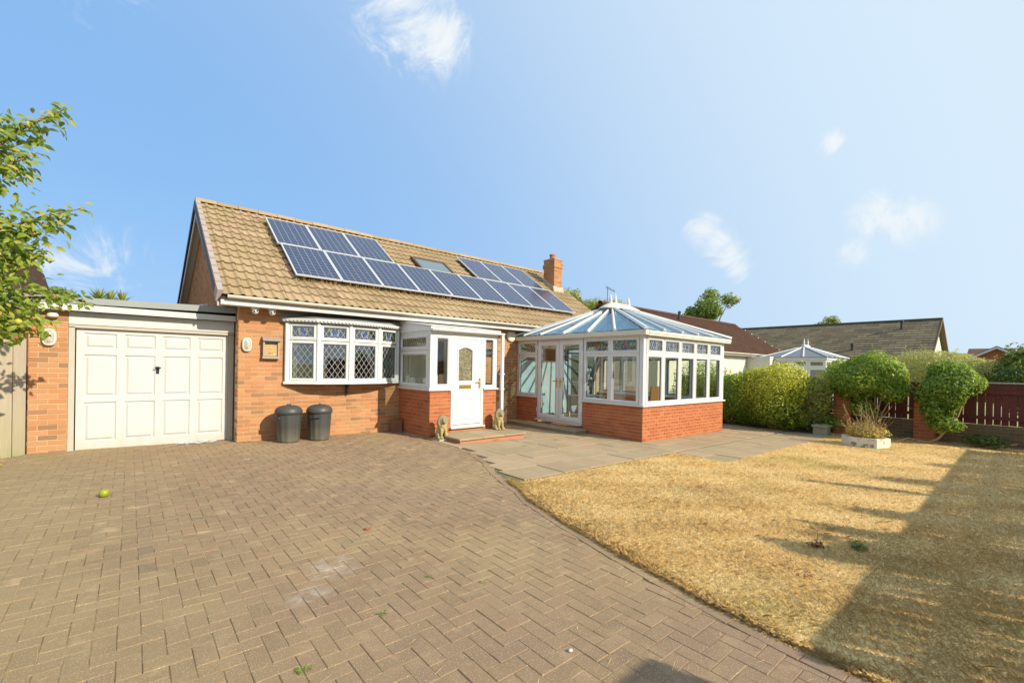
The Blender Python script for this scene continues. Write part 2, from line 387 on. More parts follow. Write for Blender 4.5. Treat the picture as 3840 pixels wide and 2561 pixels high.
for d, r in ((d1, .24), (d2, .17)):
    f = t.math('MULTIPLY', t.n('MapRange', {'Value': d, 'From Min': r, 'From Max': .02}).outputs[0], t.math('MULTIPLY', t.ramp(t.noise(7, 5, .7, dist=1.), [(.42, 0.), (.66, 1.)]), .75), True)
    c = t.mix(f, c, (.50, .47, .43))
M['paver'] = t.done(t.bsdf(c, .92, .2, 0, t.bump(t.noise(130, 5, .8), .6, .006)))
t = NT('joint_sand'); M['joint_sand'] = t.done(t.bsdf(t.ramp(t.noise(2.6, 5), [(.40, (.17, .12, .07)), (.62, (.38, .28, .155))]), 1, .05))
t = NT('slab'); c = t.ramp(t.tint(), [(0, (.34, .26, .165)), (.3, (.42, .32, .20)), (.6, (.45, .325, .205)), (.85, (.38, .295, .19)), (1, (.43, .30, .185))])
c = t.mix(t.math('MULTIPLY', t.noise(28, 6, .75), .55), c, (.25, .19, .12)); c = t.mix(t.ramp(t.noise(3.1, 5, .7), [(.5, 0.), (.66, .55)]), c, (.40, .32, .215)); c = t.mix(t.ramp(t.noise(1.4, 5), [(.48, 0.), (.7, .5)]), c, (.30, .24, .13))
M['slab'] = t.done(t.bsdf(c, .93, .15, 0, t.bump(t.noise(60, 5, .7), .5, .008)))
plain('slab_joint', (.17, .14, .085), 1, .05, var=.4, nscale=10)
plain('earth', (.24, .175, .10), 1, .05, var=.35, nscale=4, bump=.6)
plain('far_ground', (.32, .30, .14), 1, .05, var=.3, nscale=.3)
# lawn
def straw(name, extra):
    t = NT(name)
    c = t.ramp(t.n('NewGeometry').outputs['Random Per Island'] if extra else t.noise(60, 4), [(0, (.72, .50, .20)), (.3, (.86, .64, .30)), (.6, (.93, .73, .39)), (.85, (.95, .79, .48)), (1, (.80, .57, .25))])
    c = t.mix(t.ramp(t.noise(1.1, 4), [(.45, 0.), (.72, .45)]), c, (.80, .54, .22))
    c = t.mix(t.ramp(t.noise(.5, 3), [(.56, 0.), (.70, .5)]), c, (.55, .47, .16))
    if extra:
        b = t.bsdf(c, .75, .2); tl = t.n('BsdfTranslucent', {'Color': c}).outputs[0]
        M[name] = t.done(t.n('MixShader', {0: .42, 1: b, 2: tl}).outputs[0])
    else: M[name] = t.done(t.bsdf(t.mix(.3, c, (.60, .43, .19)), 1, .05, 0, t.bump(t.noise(50, 5), 1, .03)))
straw('straw', True); straw('lawn_ground', False)
def leafmat(name, stops, trans=.42, rough=.45):
    t = NT(name); stops = [(p, tuple(min(.85, x*1.25) for x in q)) for p, q in stops]; c = t.ramp(t.tint(), stops)
    b = t.bsdf(c, rough, .4); tl = t.n('BsdfTranslucent', {'Color': t.mix(.5, c, (.45, .50, .05))}).outputs[0]
    M[name] = t.done(t.n('MixShader', {0: trans, 1: b, 2: tl}).outputs[0])
leafmat('leaf_apple', [(0, (.08, .14, .015)), (.4, (.15, .22, .025)), (.75, (.24, .29, .04)), (1, (.34, .33, .08))])
leafmat('leaf_green', [(0, (.08, .15, .02)), (.5, (.15, .26, .035)), (.85, (.25, .36, .06)), (1, (.38, .42, .10))])
leafmat('leaf_privet', [(0, (.10, .18, .02)), (.5, (.19, .31, .04)), (.85, (.30, .40, .06)), (1, (.48, .47, .10))])
leafmat('leaf_yellow', [(0, (.20, .27, .02)), (.25, (.42, .43, .03)), (.6, (.70, .64, .04)), (1, (.80, .74, .14))])
leafmat('leaf_olive', [(0, (.15, .18, .03)), (.5, (.26, .29, .06)), (1, (.40, .38, .12))])
leafmat('leaf_feather', [(0, (.28, .30, .07)), (.5, (.44, .42, .14)), (1, (.56, .50, .23))])
leafmat('leaf_dark', [(0, (.035, .07, .02)), (.5, (.07, .14, .035)), (1, (.14, .20, .06))])
leafmat('leaf_dry', [(0, (.42, .25, .06)), (.5, (.62, .45, .14)), (1, (.48, .46, .10))], .3, .7)
leafmat('leaf_far', [(0, (.10, .16, .035)), (.6, (.18, .26, .06)), (1, (.28, .33, .10))])
# the variegated shrub is yellow on its new growth at the top, greener on the old wood below
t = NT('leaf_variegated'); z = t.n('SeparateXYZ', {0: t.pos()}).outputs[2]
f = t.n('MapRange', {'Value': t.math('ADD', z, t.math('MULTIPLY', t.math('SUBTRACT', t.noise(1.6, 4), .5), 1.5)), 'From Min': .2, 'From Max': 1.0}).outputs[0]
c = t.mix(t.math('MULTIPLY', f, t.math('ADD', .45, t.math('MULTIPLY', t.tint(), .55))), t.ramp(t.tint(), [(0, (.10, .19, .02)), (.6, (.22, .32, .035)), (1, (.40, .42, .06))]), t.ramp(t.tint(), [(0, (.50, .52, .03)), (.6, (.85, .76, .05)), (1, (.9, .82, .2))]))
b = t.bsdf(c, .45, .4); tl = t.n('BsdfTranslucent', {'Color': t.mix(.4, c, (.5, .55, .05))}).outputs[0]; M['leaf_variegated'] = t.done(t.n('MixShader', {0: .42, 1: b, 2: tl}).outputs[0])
# timber
def timber(name, a, b, moss=None, sx=(40, 40, 3)):
    t = NT(name); mp = t.n('Mapping', {'Vector': t.pos(), 'Scale': sx}).outputs[0]
    c = t.mix(t.noise(1, 5, .6, mp), a, b); c = t.mix(t.math('MULTIPLY', t.tint(), .35), c, tuple(x*.7 for x in a))
    if moss:
        z = t.n('SeparateXYZ', {0: t.pos()}).outputs[2]
        c = t.mix(t.math('MULTIPLY', t.n('MapRange', {'Value': z, 'From Min': .8, 'From Max': -.1}).outputs[0], t.noise(3, 3), True), c, moss)
    M[name] = t.done(t.bsdf(c, .9, .12, 0, t.bump(t.noise(1, 5, .6, mp), .4, .01)))
timber('timber_grey', (.32, .265, .19), (.48, .41, .30), (.27, .28, .10))
timber('timber_red', (.135, .042, .034), (.215, .07, .052))
timber('timber_jamb', (.42, .38, .31), (.52, .48, .40))
timber('timber_brown', (.13, .08, .055), (.2, .13, .09))
# bin plastic with dust
t = NT('bin_plastic'); z = t.n('SeparateXYZ', {0: t.pos()}).outputs[2]
c = t.mix(t.math('MULTIPLY', t.n('MapRange', {'Value': z, 'From Min': .28, 'From Max': 0.}).outputs[0], t.noise(7, 4), True), (.045, .046, .044), (.20, .17, .10))
c = t.mix(t.math('MULTIPLY', t.noise(5, 5, .7), .35), c, (.11, .11, .10)); M['bin_plastic'] = t.done(t.bsdf(c, .48, .4))
# lion concrete, mossy yellow below, grey mane
t = NT('lion_stone'); z = t.n('SeparateXYZ', {0: t.obj()}).outputs[2]
c = t.mix(t.n('MapRange', {'Value': z, 'From Min': .26, 'From Max': .38}).outputs[0], (.44, .35, .15), (.23, .20, .14))
c = t.mix(t.math('MULTIPLY', t.noise(30, 5, .7), .6), c, (.30, .25, .14)); M['lion_stone'] = t.done(t.bsdf(c, .95, .1, 0, t.bump(t.noise(60, 4), .6, .01)))
# solar cells, print under glass
t = NT('solar_cells'); o = t.n('SeparateXYZ', {0: t.obj()})
def grid(sock, n, wd):
    f = t.math('FRACT', t.math('MULTIPLY', sock, n)); return t.math('LESS_THAN', t.math('MINIMUM', f, t.math('SUBTRACT', 1, f)), wd)
lx, ly = grid(o.outputs[0], 6/.93, .022), grid(o.outputs[1], 10/1.55, .032)
bus = t.math('MULTIPLY', grid(o.outputs[0], 12/.93, .015), .0)
c = t.mix(t.noise(5, 3, vec=t.pos()), (.015, .022, .055), (.026, .037, .082)); c = t.mix(t.math('MULTIPLY', t.n('TexVoronoi', {'Vector': t.pos(), 'Scale': 40.}).outputs['Color'], .22), c, (.05, .07, .14))
c = t.mix(t.math('MULTIPLY', ly, .5), c, (.30, .33, .40)); c = t.mix(t.math('MULTIPLY', lx, .7), c, (.45, .47, .50))
c = t.mix(t.ramp(t.noise(26, 2), [(.70, 0.), (.75, .8)]), c, (.32, .32, .32))
M['solar_cells'] = t.done(t.bsdf(c, .22, .5, 0))
# cracked white paint of the planter
t = NT('planter_paint'); c = t.mix(t.ramp(t.noise(6, 6, .7), [(.56, 0.), (.60, 1.)]), (.66, .61, .52), (.27, .21, .14)); M['planter_paint'] = t.done(t.bsdf(c, .9, .15, 0, t.bump(t.noise(30, 4), .4, .01)))
plain('apple_green', (.24, .30, .02), .35, .4, var=.1); plain('apple_yellow', (.45, .36, .05), .4, .4, var=.2); plain('apple_red', (.40, .12, .05), .4, .4, var=.3)
# ================================================================== ground
def sheet(name, poly, dz, m, step=None):
    me = bpy.data.meshes.new(name); xs = [p[0] for p in poly]
    bm = bmesh.new(); f = bm.faces.new([bm.verts.new((x, y, 0)) for x, y in poly])
    for k in range(-4, 16):                      # split along the slope so that the sheet follows it
        if min(xs) < k < max(xs):
            bmesh.ops.bisect_plane(bm, geom=bm.verts[:]+bm.edges[:]+bm.faces[:], plane_co=(k, 0, 0), plane_no=(1, 0, 0))
    for v in bm.verts: v.co.z = gz(v.co.x)+dz
    bmesh.ops.recalc_face_normals(bm, faces=bm.faces)
    if bm.faces and sum(q.normal.z for q in bm.faces) < 0: bmesh.ops.reverse_faces(bm, faces=bm.faces)
    bm.to_mesh(me); bm.free(); return link(name, me, m, kind='structure')
g = MB(); g.add([(-900, -900, -.34), (900, -900, -.34), (900, 1200, -.34), (-900, 1200, -.34)], [(0, 1, 2, 3)]); g.build('ground', M['far_ground'], kind='structure')
EDGE = [(3.18, -1.6), (3.18, -2.6), (3.12, -3.3), (2.86, -4.05), (2.50, -4.75), (2.30, -5.25), (2.13, -5.7), (1.93, -6.1), (1.70, -6.85), (1.53, -7.5), (1.40, -8.05), (1.31, -8.5), (1.24, -9.0), (1.20, -9.6), (1.18, -12.0)]
DRIVE = [(-3.25, -12.0)]+[(-3.25, -1.2), (-2.95, .05), (-2.8, .30), (-2.3, .36), (-2.25, .6), (0, .6), (0, .02), (3.3, .02)]+EDGE
LAWN = [(2.30, -5.36), (6.42, -5.36), (6.42, -6.38), (12.2, -6.38), (12.7, -6.2), (13.75, -6.2), (13.75, -12), (1.18, -12)]+EDGE[::-1][1:-4]
PATIO = [(3.2, 0.02), (12.6, .02), (12.9, -6.3), (6.45, -6.36), (6.45, -5.34), (2.32, -5.34)]+EDGE[4::-1]
sheet('soil_bed', [(-9, -13), (14.2, -13), (14.2, 9), (-9, 9)], -.075, M['earth'])
drive = sheet('driveway', DRIVE, -.004, M['joint_sand'])
patio = sheet('patio', PATIO, -.018, M['slab_joint'])
lawn = sheet('lawn', LAWN, -.001, M['lawn_ground'])
g = MB(); g.add([(-40, -26, -.2), (60, -26, -.2), (60, -14.5, -.2), (-40, -14.5, -.2)], [(0, 1, 2, 3)])
t = NT('asphalt'); M['asphalt'] = t.done(t.bsdf(t.mix(t.noise(90, 3), (.04, .04, .04), (.08, .08, .078)), .95, .2)); g.build('road', M['asphalt'], kind='structure')
# herringbone paving blocks
it = []
def block(mb, L, W, h=.06, c=.004):
    mb.add([(0, 0, -h), (L, 0, -h), (L, W, -h), (0, W, -h), (0, 0, -c), (L, 0, -c), (L, W, -c), (0, W, -c), (c, c, 0), (L-c, c, 0), (L-c, W-c, 0), (c, W-c, 0)],
           [(0, 1, 5, 4), (1, 2, 6, 5), (2, 3, 7, 6), (3, 0, 4, 7), (4, 5, 9, 8), (5, 6, 10, 9), (6, 7, 11, 10), (7, 4, 8, 11), (8, 9, 10, 11)])
kp = template('paver', lambda mb: block(mb, .197, .097, .06, .003)); W1 = .1
for i in range(-33, 34):
    for j in range(-121, 7):
        f = (i-j) % 4
        if f == 0: cx, cy_, rot = (i+1)*W1, (j+.5)*W1, 0
        elif f == 2: cx, cy_, rot = (i+.5)*W1, j*W1, R(90)
        else: continue
        if not inpoly(DRIVE, cx, cy_) or (cy_ > .02 and cx > -.1): continue
        if min(math.hypot(cx-x, cy_-y) for x, y in EDGE) < .09: continue
        T = Matrix.Translation((cx, cy_, gz(cx)+random.uniform(-.0025, .0025))) @ Matrix.Rotation(random.uniform(-.006, .006), 4, 'X') @ Matrix.Rotation(random.uniform(-.006, .006)+.0115, 4, 'Y') @ Matrix.Rotation(rot+random.uniform(-.012, .012), 4, 'Z') @ Matrix.Translation((-.0985, -.0485, 0))
        it.append((T, kp, drive))
pieces(it, 'paver', 'pavers', M['paver'])
# edging course along the lawn
it = []; acc = 0
pts = EDGE
def along(pts, step):
    out = []; d = 0
    for (x1, y1), (x2, y2) in zip(pts, pts[1:]):
        L = math.hypot(x2-x1, y2-y1)
        while d < L: out.append((x1+(x2-x1)*d/L, y1+(y2-y1)*d/L, math.atan2(y2-y1, x2-x1))); d += step
        d -= L
    return out
for x, y, a in along(pts, .2):
    it.append((Matrix.Translation((x-.03, y, gz(x)+.006)) @ Matrix.Rotation(a+random.uniform(-.02, .02), 4, 'Z') @ Matrix.Translation((0, -.05, 0)), kp, drive))
pieces(it, 'edging_block', 'edging_blocks', M['paver'])
# patio slabs, rows parallel to the house
it = []; y = -.02; row = 0
random.seed(5)
while y > -6.4:
    d = .6 if y > -5.3 else (-5.34+6.36)/2
    d = random.choice([.45, .45, .6]) if y > -4.6 else d
    if y > -5.34 and y-d < -5.34: d = y+5.34
    if d < .1: y -= d; continue
    x = 2.0-random.uniform(0, .5)
    while x < 12.9:
        L = random.choice([.6, .6, .45, .45, .75])
        cx, cy_ = x+L/2, y-d/2
        # clip against the drive curve
        x0, x1 = x, x+L
        xe = None
        for (ax, ay), (bx, by) in zip(EDGE, EDGE[1:]):
            if by <= cy_ <= ay: xe = ax+(bx-ax)*(cy_-ay)/(by-ay)
        if xe is not None and x0 < xe+.06: x0 = xe+.06
        if cy_ < -5.34 and x0 < 6.47: x0 = 6.47
        x += L
        if x1-x0 < .12: continue
        if not inpoly(PATIO, (x0+x1)/2, cy_) or (7.1 < x0 and x1 < 10.9 and cy_ > -4.2): continue
        xl = []
        for yy in (y-d, y):
            q_ = x0
            for (ax, ay), (bx, by) in zip(EDGE, EDGE[1:]):
                if by <= yy <= ay: q_ = max(x, ax+(bx-ax)*(yy-ay)/(by-ay)+.055)
            xl.append(q_-x0 if xe is not None and x < xe+.35 and cy_ > -5.36 else 0)
        xl = [max(-.4, min(v_, x1-x0-.05)) for v_ in xl]
        def slab(mb, L=x1-x0-.007, d=d-.007, a=xl[0], b=xl[1], c=.003, h=.05):
            mb.add([(a, 0, -h), (L, 0, -h), (L, d, -h), (b, d, -h), (a, 0, -c), (L, 0, -c), (L, d, -c), (b, d, -c), (a+c, c, 0), (L-c, c, 0), (L-c, d-c, 0), (b+c, d-c, 0)],
                   [(0, 1, 5, 4), (1, 2, 6, 5), (2, 3, 7, 6), (3, 0, 4, 7), (4, 5, 9, 8), (5, 6, 10, 9), (6, 7, 11, 10), (7, 4, 8, 11), (8, 9, 10, 11)])
        key = template(('slab', round(x1-x0, 2), round(d, 2), round(xl[0], 2), round(xl[1], 2)), slab)
        xx = (x0+x1)/2
        it.append((Matrix.Translation((x0+.0035, y-d+.0035, gz(xx)+random.uniform(-.003, .004))) @ Matrix.Rotation(.0115+random.uniform(-.006, .006), 4, 'Y') @ Matrix.Rotation(random.uniform(-.005, .005), 4, 'X'), key, patio))
    y -= d; row += 1
pieces(it, 'paving_slab', 'paving_slabs', M['slab'])

# ================================================================== window and door kit (local frame: u along, n outwards, z up)
def diamonds(mb, u0, u1, z0, z1, n, du, dz, wd=.0065, th=.004):
    """lattice of crossing strips clipped to the pane"""
    for sgn in (1, -1):
        k = -40
        while k < 60:
            a = (u0+k*du, z0); dirv = (sgn*du, dz)
            # param t along direction: u=a0+t*du*sgn, z=z0+t*dz
            t0, t1 = 0, (z1-z0)/dz
            for lo, hi, p, q in ((u0, u1, a[0], dirv[0]),):
                ta, tb = sorted(((lo-p)/q, (hi-p)/q)); t0, t1 = max(t0, ta), min(t1, tb)
            if t1-t0 > .02:
                A = Vector((a[0]+t0*dirv[0], n, z0+t0*dz)); B = Vector((a[0]+t1*dirv[0], n, z0+t1*dz))
                dd = (B-A).normalized(); s = Vector((-dd.z, 0, dd.x))*wd/2
                mb.prism([A+s, B+s, B-s, A-s], (0, 0, 0), (0, th, 0))
            k += 1
def disc(mb, u, z, ru, rz, n, th, a=0, k=10):
    P = []
    for i in range(k):
        t_ = 2*math.pi*i/k; x, y = ru*math.cos(t_), rz*math.sin(t_)
        P.append((u+x*math.cos(a)-y*math.sin(a), n, z+x*math.sin(a)+y*math.cos(a)))
    mb.prism(P, (0, 0, 0), (0, th, 0))
def motif(pane, O, U, N, uc, z0, h, n, scheme):
    """small leaded flower: petals, base and leaves as coloured glass pieces"""
    pal = {'A': ('stained_blue', 'stained_violet', 'stained_teal'), 'B': ('stained_red', 'stained_blue', 'stained_green'), 'C': ('stained_amber', 'stained_violet', 'stained_amber')}[scheme]
    a, b, c = MB().frame(O, U, N), MB().frame(O, U, N), MB().frame(O, U, N)
    e = h
    for s in (-1, 1):
        disc(a, uc+s*.12*e, z0+.52*e, .07*e, .17*e, n, .006, s*-.35)
        disc(b, uc+s*.15*e, z0+.14*e, .15*e, .07*e, n, .005, s*.35)
        for q in range(4): disc(c, uc+s*(.30+.10*math.sin(q*.9))*e, z0+(.25+.19*q)*e, .06*e, .12*e, n, .005, s*(.5-.4*q))
    disc(a, uc, z0+.72*e, .08*e, .14*e, n, .007); disc(b, uc, z0+.30*e, .13*e, .10*e, n, .006)
    a.build('petals', M[pal[0]], pane); b.build('flower_base', M[pal[1]], pane); c.build('leaf_pieces', M[pal[2]], pane)
def casement(par, O, U, N, u0, u1, z0, z1, fr=.055, g='glass', lat=None, mot=None, came='came', n=0., sash=True, name='window', label=None):
    """frame as a part of par with pane, lead lattice and coloured pieces as its sub-parts"""
    mb = MB().frame(O, U, N); mb.ring(u0, u1, z0, z1, fr*.55, n-.055, n+.006)
    e = fr*.5
    mb.add(*chamfer_ring(u0+e, u1-e, z0+e, z1-e, fr*.62, n-.045, n+.018))
    w_ = mb.build(name, M['white_upvc'], par, label)
    a = fr*1.08
    p = MB().frame(O, U, N); p.box(u0+a, u1-a, n-.034, n-.028, z0+a, z1-a); p.build('pane', M[g], w_)
    bd = MB().frame(O, U, N); bd.ring(u0+a-.004, u1-a+.004, z0+a-.004, z1-a+.004, .008, n-.030, n-.012); bd.build('gasket', M['dark_metal'], w_)
    if lat:
        l = MB().frame(O, U, N); diamonds(l, u0+a, u1-a, z0+a, z1-a, n-.027, lat[0], lat[1]); l.build('lead_lattice', M[came], w_)
    if mot: motif(w_, O, U, N, (u0+u1)/2, z0+a+.01, (z1-z0)-2*a-.02, n-.027, mot)
    return w_
def chamfer_ring(u0, u1, z0, z1, w_, n0, n1):
    c = w_*.45; vs = []
    for d, nn in ((0, n0), (0, n1-.008), (c*.3, n1), (w_-c, n1), (w_, n1-.02), (w_, n0)):
        vs += [(u0+d, nn, z0+d), (u1-d, nn, z0+d), (u1-d, nn, z1-d), (u0+d, nn, z1-d)]
    fs = []
    for r in range(5):
        for k in range(4): fs.append((r*4+k, r*4+(k+1) % 4, (r+1)*4+(k+1) % 4, (r+1)*4+k))
    return vs, fs

# ================================================================== the house
house = thing('house', 'orange brick dormer bungalow under a tan tiled roof with solar panels', 'house', (0, 0, 0))
X1 = 11.2; RZ, RY = 5.415, 3.466
EY, EZ = -.42, 2.745                       # front tile edge
SL = (RZ-EZ)/(RY-EY)
def roof_z(y): return EZ+(y-EY)*SL if y < RY else RZ-(y-RY)*.42
WX = (.88, 3.20, 1.12, 2.45)               # bay opening
mb = MB().frame((0, 0, 0), (1, 0, 0), (0, -1, 0))
wall_core(mb, 0, X1, -.25, 2.56, [WX, (8.2, 10.2, -.02, 2.1)], -.28, -.007)
wf = mb.build('front_wall', M['mortar_buff'], house)
items = []
def spans_front(z):
    h = []
    if WX[2] < z < WX[3]: h.append(WX[:2])
    h.append((3.34, 5.10)); 
    if z < 2.2: h.append((7.06, 11.2)); 
    return minus(0, X1, h)
courses(items, wf, (0, 0, 0), (1, 0, 0), (0, -1, 0), -.16, 2.55, spans_front)
# left gable
mb = MB()
GXU = -.20                                  # the gable above the garage stands a little proud
mb.box(.007, .25, .008, 8.4, -.25, 2.40); mb.prism([(GXU+.007, .05, 2.57), (GXU+.007, 8.4, 2.57), (GXU+.007, 8.4, roof_z(8.4)-.12), (GXU+.007, RY, RZ-.14), (GXU+.007, .05, roof_z(.05)-.10)], (0, 0, 0), (.4, 0, 0)); wg = mb.build('gable_wall', M['mortar_red'], house)
gi = []
def spans_gable(z):
    if z < 2.42: return [(0, .42)]
    a = max(.05, (z+.10-EZ)/SL+EY); b = 8.3 if z < roof_z(8.3)-.12 else RY+(RZ-.12-z)/.42
    return [(a, b)] if b-a > .1 else []
courses(gi, wg, (0, 0, 0), (0, 1, 0), (-1, 0, 0), -.16, 2.42, spans_gable, 1)
courses(gi, wg, (GXU, 0, 0), (0, 1, 0), (-1, 0, 0), 2.57, 5.3, spans_gable, 1)
mb = MB(); mb.prism([(X1, .008, -.25), (X1, 8.4, -.25), (X1, 8.4, roof_z(8.4)-.12), (X1, RY, RZ-.14), (X1, .008, roof_z(0)-.10)], (-.25, 0, 0), (-.004, 0, 0))
mb.box(.25, X1-.25, 8.15, 8.4, -.25, roof_z(8.4)-.12); mb.build('rear_wall', M['mortar_buff'], house)
mb = MB(); mb.box(.25, X1-.25, .28, 8.15, -.2, -.1); mb.build('floor', M['oak_floor'], house)
mb = MB(); mb.box(.26, X1-.26, 3.4, 3.5, -.1, 2.5); mb.box(3.5, 3.6, .28, 3.4, -.1, 2.5); mb.box(7.0, 7.1, .28, 3.4, -.1, 2.5); mb.build('inner_wall', M['room_wall'], house)
mb = MB(); mb.box(.26, X1-.26, .02, 8.1, 2.5, 2.545); mb.build('ceiling', M['room_wall'], house)
# roof deck
mb = MB()
for (ya, yb) in ((EY, RY), (RY, 8.5)):
    mb.prism([(-.36, ya, roof_z(ya)-.10), (X1+.08, ya, roof_z(ya)-.10), (X1+.08, yb, roof_z(yb)-.10), (-.36, yb, roof_z(yb)-.10)], (0, 0, 0), (0, 0, .07))
roof = mb.build('roof', M['rubber_black'], house)
mb = MB(); mb.prism([(-.41, RY, RZ-.01), (X1+.1, RY, RZ-.01), (X1+.1, 8.55, roof_z(8.55)), (-.41, 8.55, roof_z(8.55))], (0, 0, 0), (0, 0, .03)); mb.build('rear_slope', M['roof_tile'], roof)
sdirv = Vector((0, RY-EY, RZ-EZ)).normalized(); nrm = Vector((0, -sdirv.z, sdirv.y)); SLEN = math.hypot(RY-EY, RZ-EZ)
def roofM(x, s, off=0): 
    P = Vector((x, EY, EZ))+sdirv*s+nrm*off
    return Matrix(((1, 0, 0, P.x), (0, sdirv.y, nrm.y, P.y), (0, sdirv.z, nrm.z, P.z), (0, 0, 0, 1)))
def pantile(mb, Wt=.36, Lt=.40, k=12, amp=.030):
    pr = []
    for j in range(2):
        for t_, h_ in ((0, .15), (.10, 0), (.50, 0), (.60, .45), (.70, .9), (.80, 1.), (.90, .75)): pr.append(((j+t_)*Wt/2, amp*h_))
    pr.append((Wt, amp*.15)); k = len(pr)-1
    vs = []
    for y, dz in ((0, 0), (Lt, -.004)): vs += [(x, y, h+dz) for x, h in pr]
    vs += [(x, 0, h-.015) for x, h in pr]
    n = k+1; fs = [(i, i+1, n+i+1, n+i) for i in range(k)]+[(2*n+i, 2*n+i+1, i+1, i) for i in range(k)]
    mb.add(vs, fs)
kt = template('pantile', pantile)
PW, PS0, PS1, PS2 = .972, .88, 2.485, 4.09      # solar array on the slope (s coordinates)
ti = []; GA = SLEN/14
for r in range(14):
    for c in range(32):
        x = -.33+c*.363; s = r*GA-.06
        in_lo = 1.3 < x and x+.36 < 9.6 and PS0+.15 < s and s+.4 < PS1
        in_hi = (1.25 < x and x+.36 < 3.7 or 7.05 < x and x+.36 < 9.45) and PS1-.1 < s and s+.4 < PS2-.1
        if in_lo or in_hi or x+.36 > X1+.14: continue
        if 4.85 < x+.15 < 5.9 and 2.65 < s+.2 < 3.35: continue
        if 10.55 < x+.15 < 10.9 and 2.95 < s+.1 < 3.3: continue
        ti.append((roofM(x+random.uniform(-.003, .003), s, .018+random.uniform(0, .004)) @ Matrix.Rotation(R(-4.6)+random.uniform(-.006, .006), 4, 'X') @ Matrix.Rotation(random.uniform(-.004, .004), 4, 'Z'), kt, roof))
pieces(ti, 'roof_tile', 'roof_tiles', M['roof_tile'])
# ridge tiles and cloaked verge
def ridge(mb, L=.44):
    pr = [(-.13, -.075), (-.10, -.02), (-.055, .025), (0, .042), (.055, .025), (.10, -.02), (.13, -.075)]
    mb.add([(0, y, z) for y, z in pr]+[(L, y, z) for y, z in pr]+[(0, y*.86, z-.02) for y, z in pr], [(i, i+1, i+8, i+7) for i in range(6)]+[(i, i+1, i+15, i+14) for i in range(6)])
kr = template('ridge', ridge); ri_ = []
for i in range(26):
    ri_.append((Matrix.Translation((-.40+i*.448, RY, RZ+.035+random.uniform(-.004, .006))) @ Matrix.Rotation(random.uniform(-.008, .008), 4, 'Y'), kr, roof))
pieces(ri_, 'ridge_tile', 'ridge_tiles', M['roof_tile'])
def verge(mb):
    L = GA+.05
    mb.add([(-.045, 0, -.15), (-.045, L, -.15), (-.03, L, .055), (-.03, 0, .065), (.06, 0, .075), (.06, L, .06), (.06, 0, .03), (-.045+.02, 0, -.15)], [(0, 1, 2, 3), (3, 2, 5, 4), (0, 3, 7), (3, 4, 6, 7)])
kv = template('verge', verge); vi = [(roofM(-.375, r*GA-.05, 0) @ Matrix.Rotation(R(-1.4), 4, 'X'), kv, roof) for r in range(14)]
pieces(vi, 'verge_cap', 'verge_caps', M['mauve_verge'])
mb = MB(); mb.prism([(X1+.1, EY, EZ+.02), (X1+.1, RY, RZ+.02), (X1+.1, RY, RZ-.13), (X1+.1, EY, EZ-.13)], (0, 0, 0), (.05, 0, 0)); mb.build('right_verge', M['roof_tile'], roof)
# barge boards and gable soffit
mb = MB()
for x in (-.40,):
    mb.prism([(x, EY+.25, roof_z(EY+.25)-.02), (x, RY, RZ-.02), (x, 8.5, roof_z(8.5)-.02), (x, 8.5, roof_z(8.5)-.10), (x, RY, RZ-.16), (x, EY+.25, roof_z(EY+.25)-.18)], (-.02, 0, 0), (.0, 0, 0))
mb.build('dark_barge_board', M['dark_barge'], house)
mb = MB()
mb.prism([(-.37, EY+.1, roof_z(EY+.1)-.13), (-.37, RY, RZ-.15), (-.37, RY, RZ-.40), (-.37, RY-.30, RZ-.62), (-.37, EY+.1, roof_z(EY+.1)-.30)], (-.012, 0, 0), (.012, 0, 0))
mb.prism([(-.37, 8.5, roof_z(8.5)-.11), (-.37, RY, RZ-.17), (-.37, RY, RZ-.33), (-.37, 8.5, roof_z(8.5)-.27)], (-.010, 0, 0), (.010, 0, 0))
mb.build('barge_board', M['white_paint'], house)
mb = MB()
for ya, yb in ((EY+.1, RY), (RY, 8.4)):
    mb.prism([(-.36, ya, roof_z(ya)-.20), (-.19, ya, roof_z(ya)-.20), (-.19, yb, roof_z(yb)-.20), (-.36, yb, roof_z(yb)-.20)], (0, 0, 0), (0, 0, .03))
mb.build('gable_soffit', M['soffit_beige'], house)
# fascia, soffit, gutter
mb = MB(); mb.box(-.34, X1+.1, -.385, -.36, 2.54, 2.715); mb.box(-.34, -.315, -.36, .0, 2.54, 2.72); fas = mb.build('fascia', M['white_paint'], house)
mb = MB(); mb.box(-.31, X1+.1, -.36, -.004, 2.552, 2.566); mb.build('soffit', M['white_paint'], house)
def gutter(par, x0, x1, y, z, r=.055, m='cream_upvc', joints=(), axis='x', name='gutter'):
    pr = [(-r, 0), (-r*.92, -r*.55), (-r*.6, -r*.9), (0, -r*1.05), (r*.6, -r*.9), (r*.92, -r*.55), (r, 0), (r-.008, 0), (r*.8, -r*.5), (0, -r*.9), (-r*.8, -r*.5), (-r+.008, 0)]
    q = MB()
    f = (lambda a, u, v: (a, y+u, z+v)) if axis == 'x' else (lambda a, u, v: (y+u, a, z+v))
    n = len(pr); q.add([f(x0, u, v) for u, v in pr]+[f(x1, u, v) for u, v in pr], [(i, (i+1) % n, (i+1) % n+n, i+n) for i in range(n)]+[tuple(range(0, 7)), tuple(range(n, n+7))])
    o = q.build(name, M[m], par)
    for j in joints:
        b = MB(); pr2 = [(u*1.1, v*1.1+.004) for u, v in pr[:7]]
        b.add([f(j-.025, u, v) for u, v in pr2]+[f(j+.025, u, v) for u, v in pr2], [(i, i+1, i+8, i+7) for i in range(6)]+[tuple(range(7)), tuple(range(7, 14))]); b.build('gutter_joint', M[m], o)
    return o
gutter(house, -.25, X1+.1, -.445, 2.705, joints=[.28, 1.32, 2.34, 3.15, 3.75, 4.45, 5.1, 6.0, 6.9])
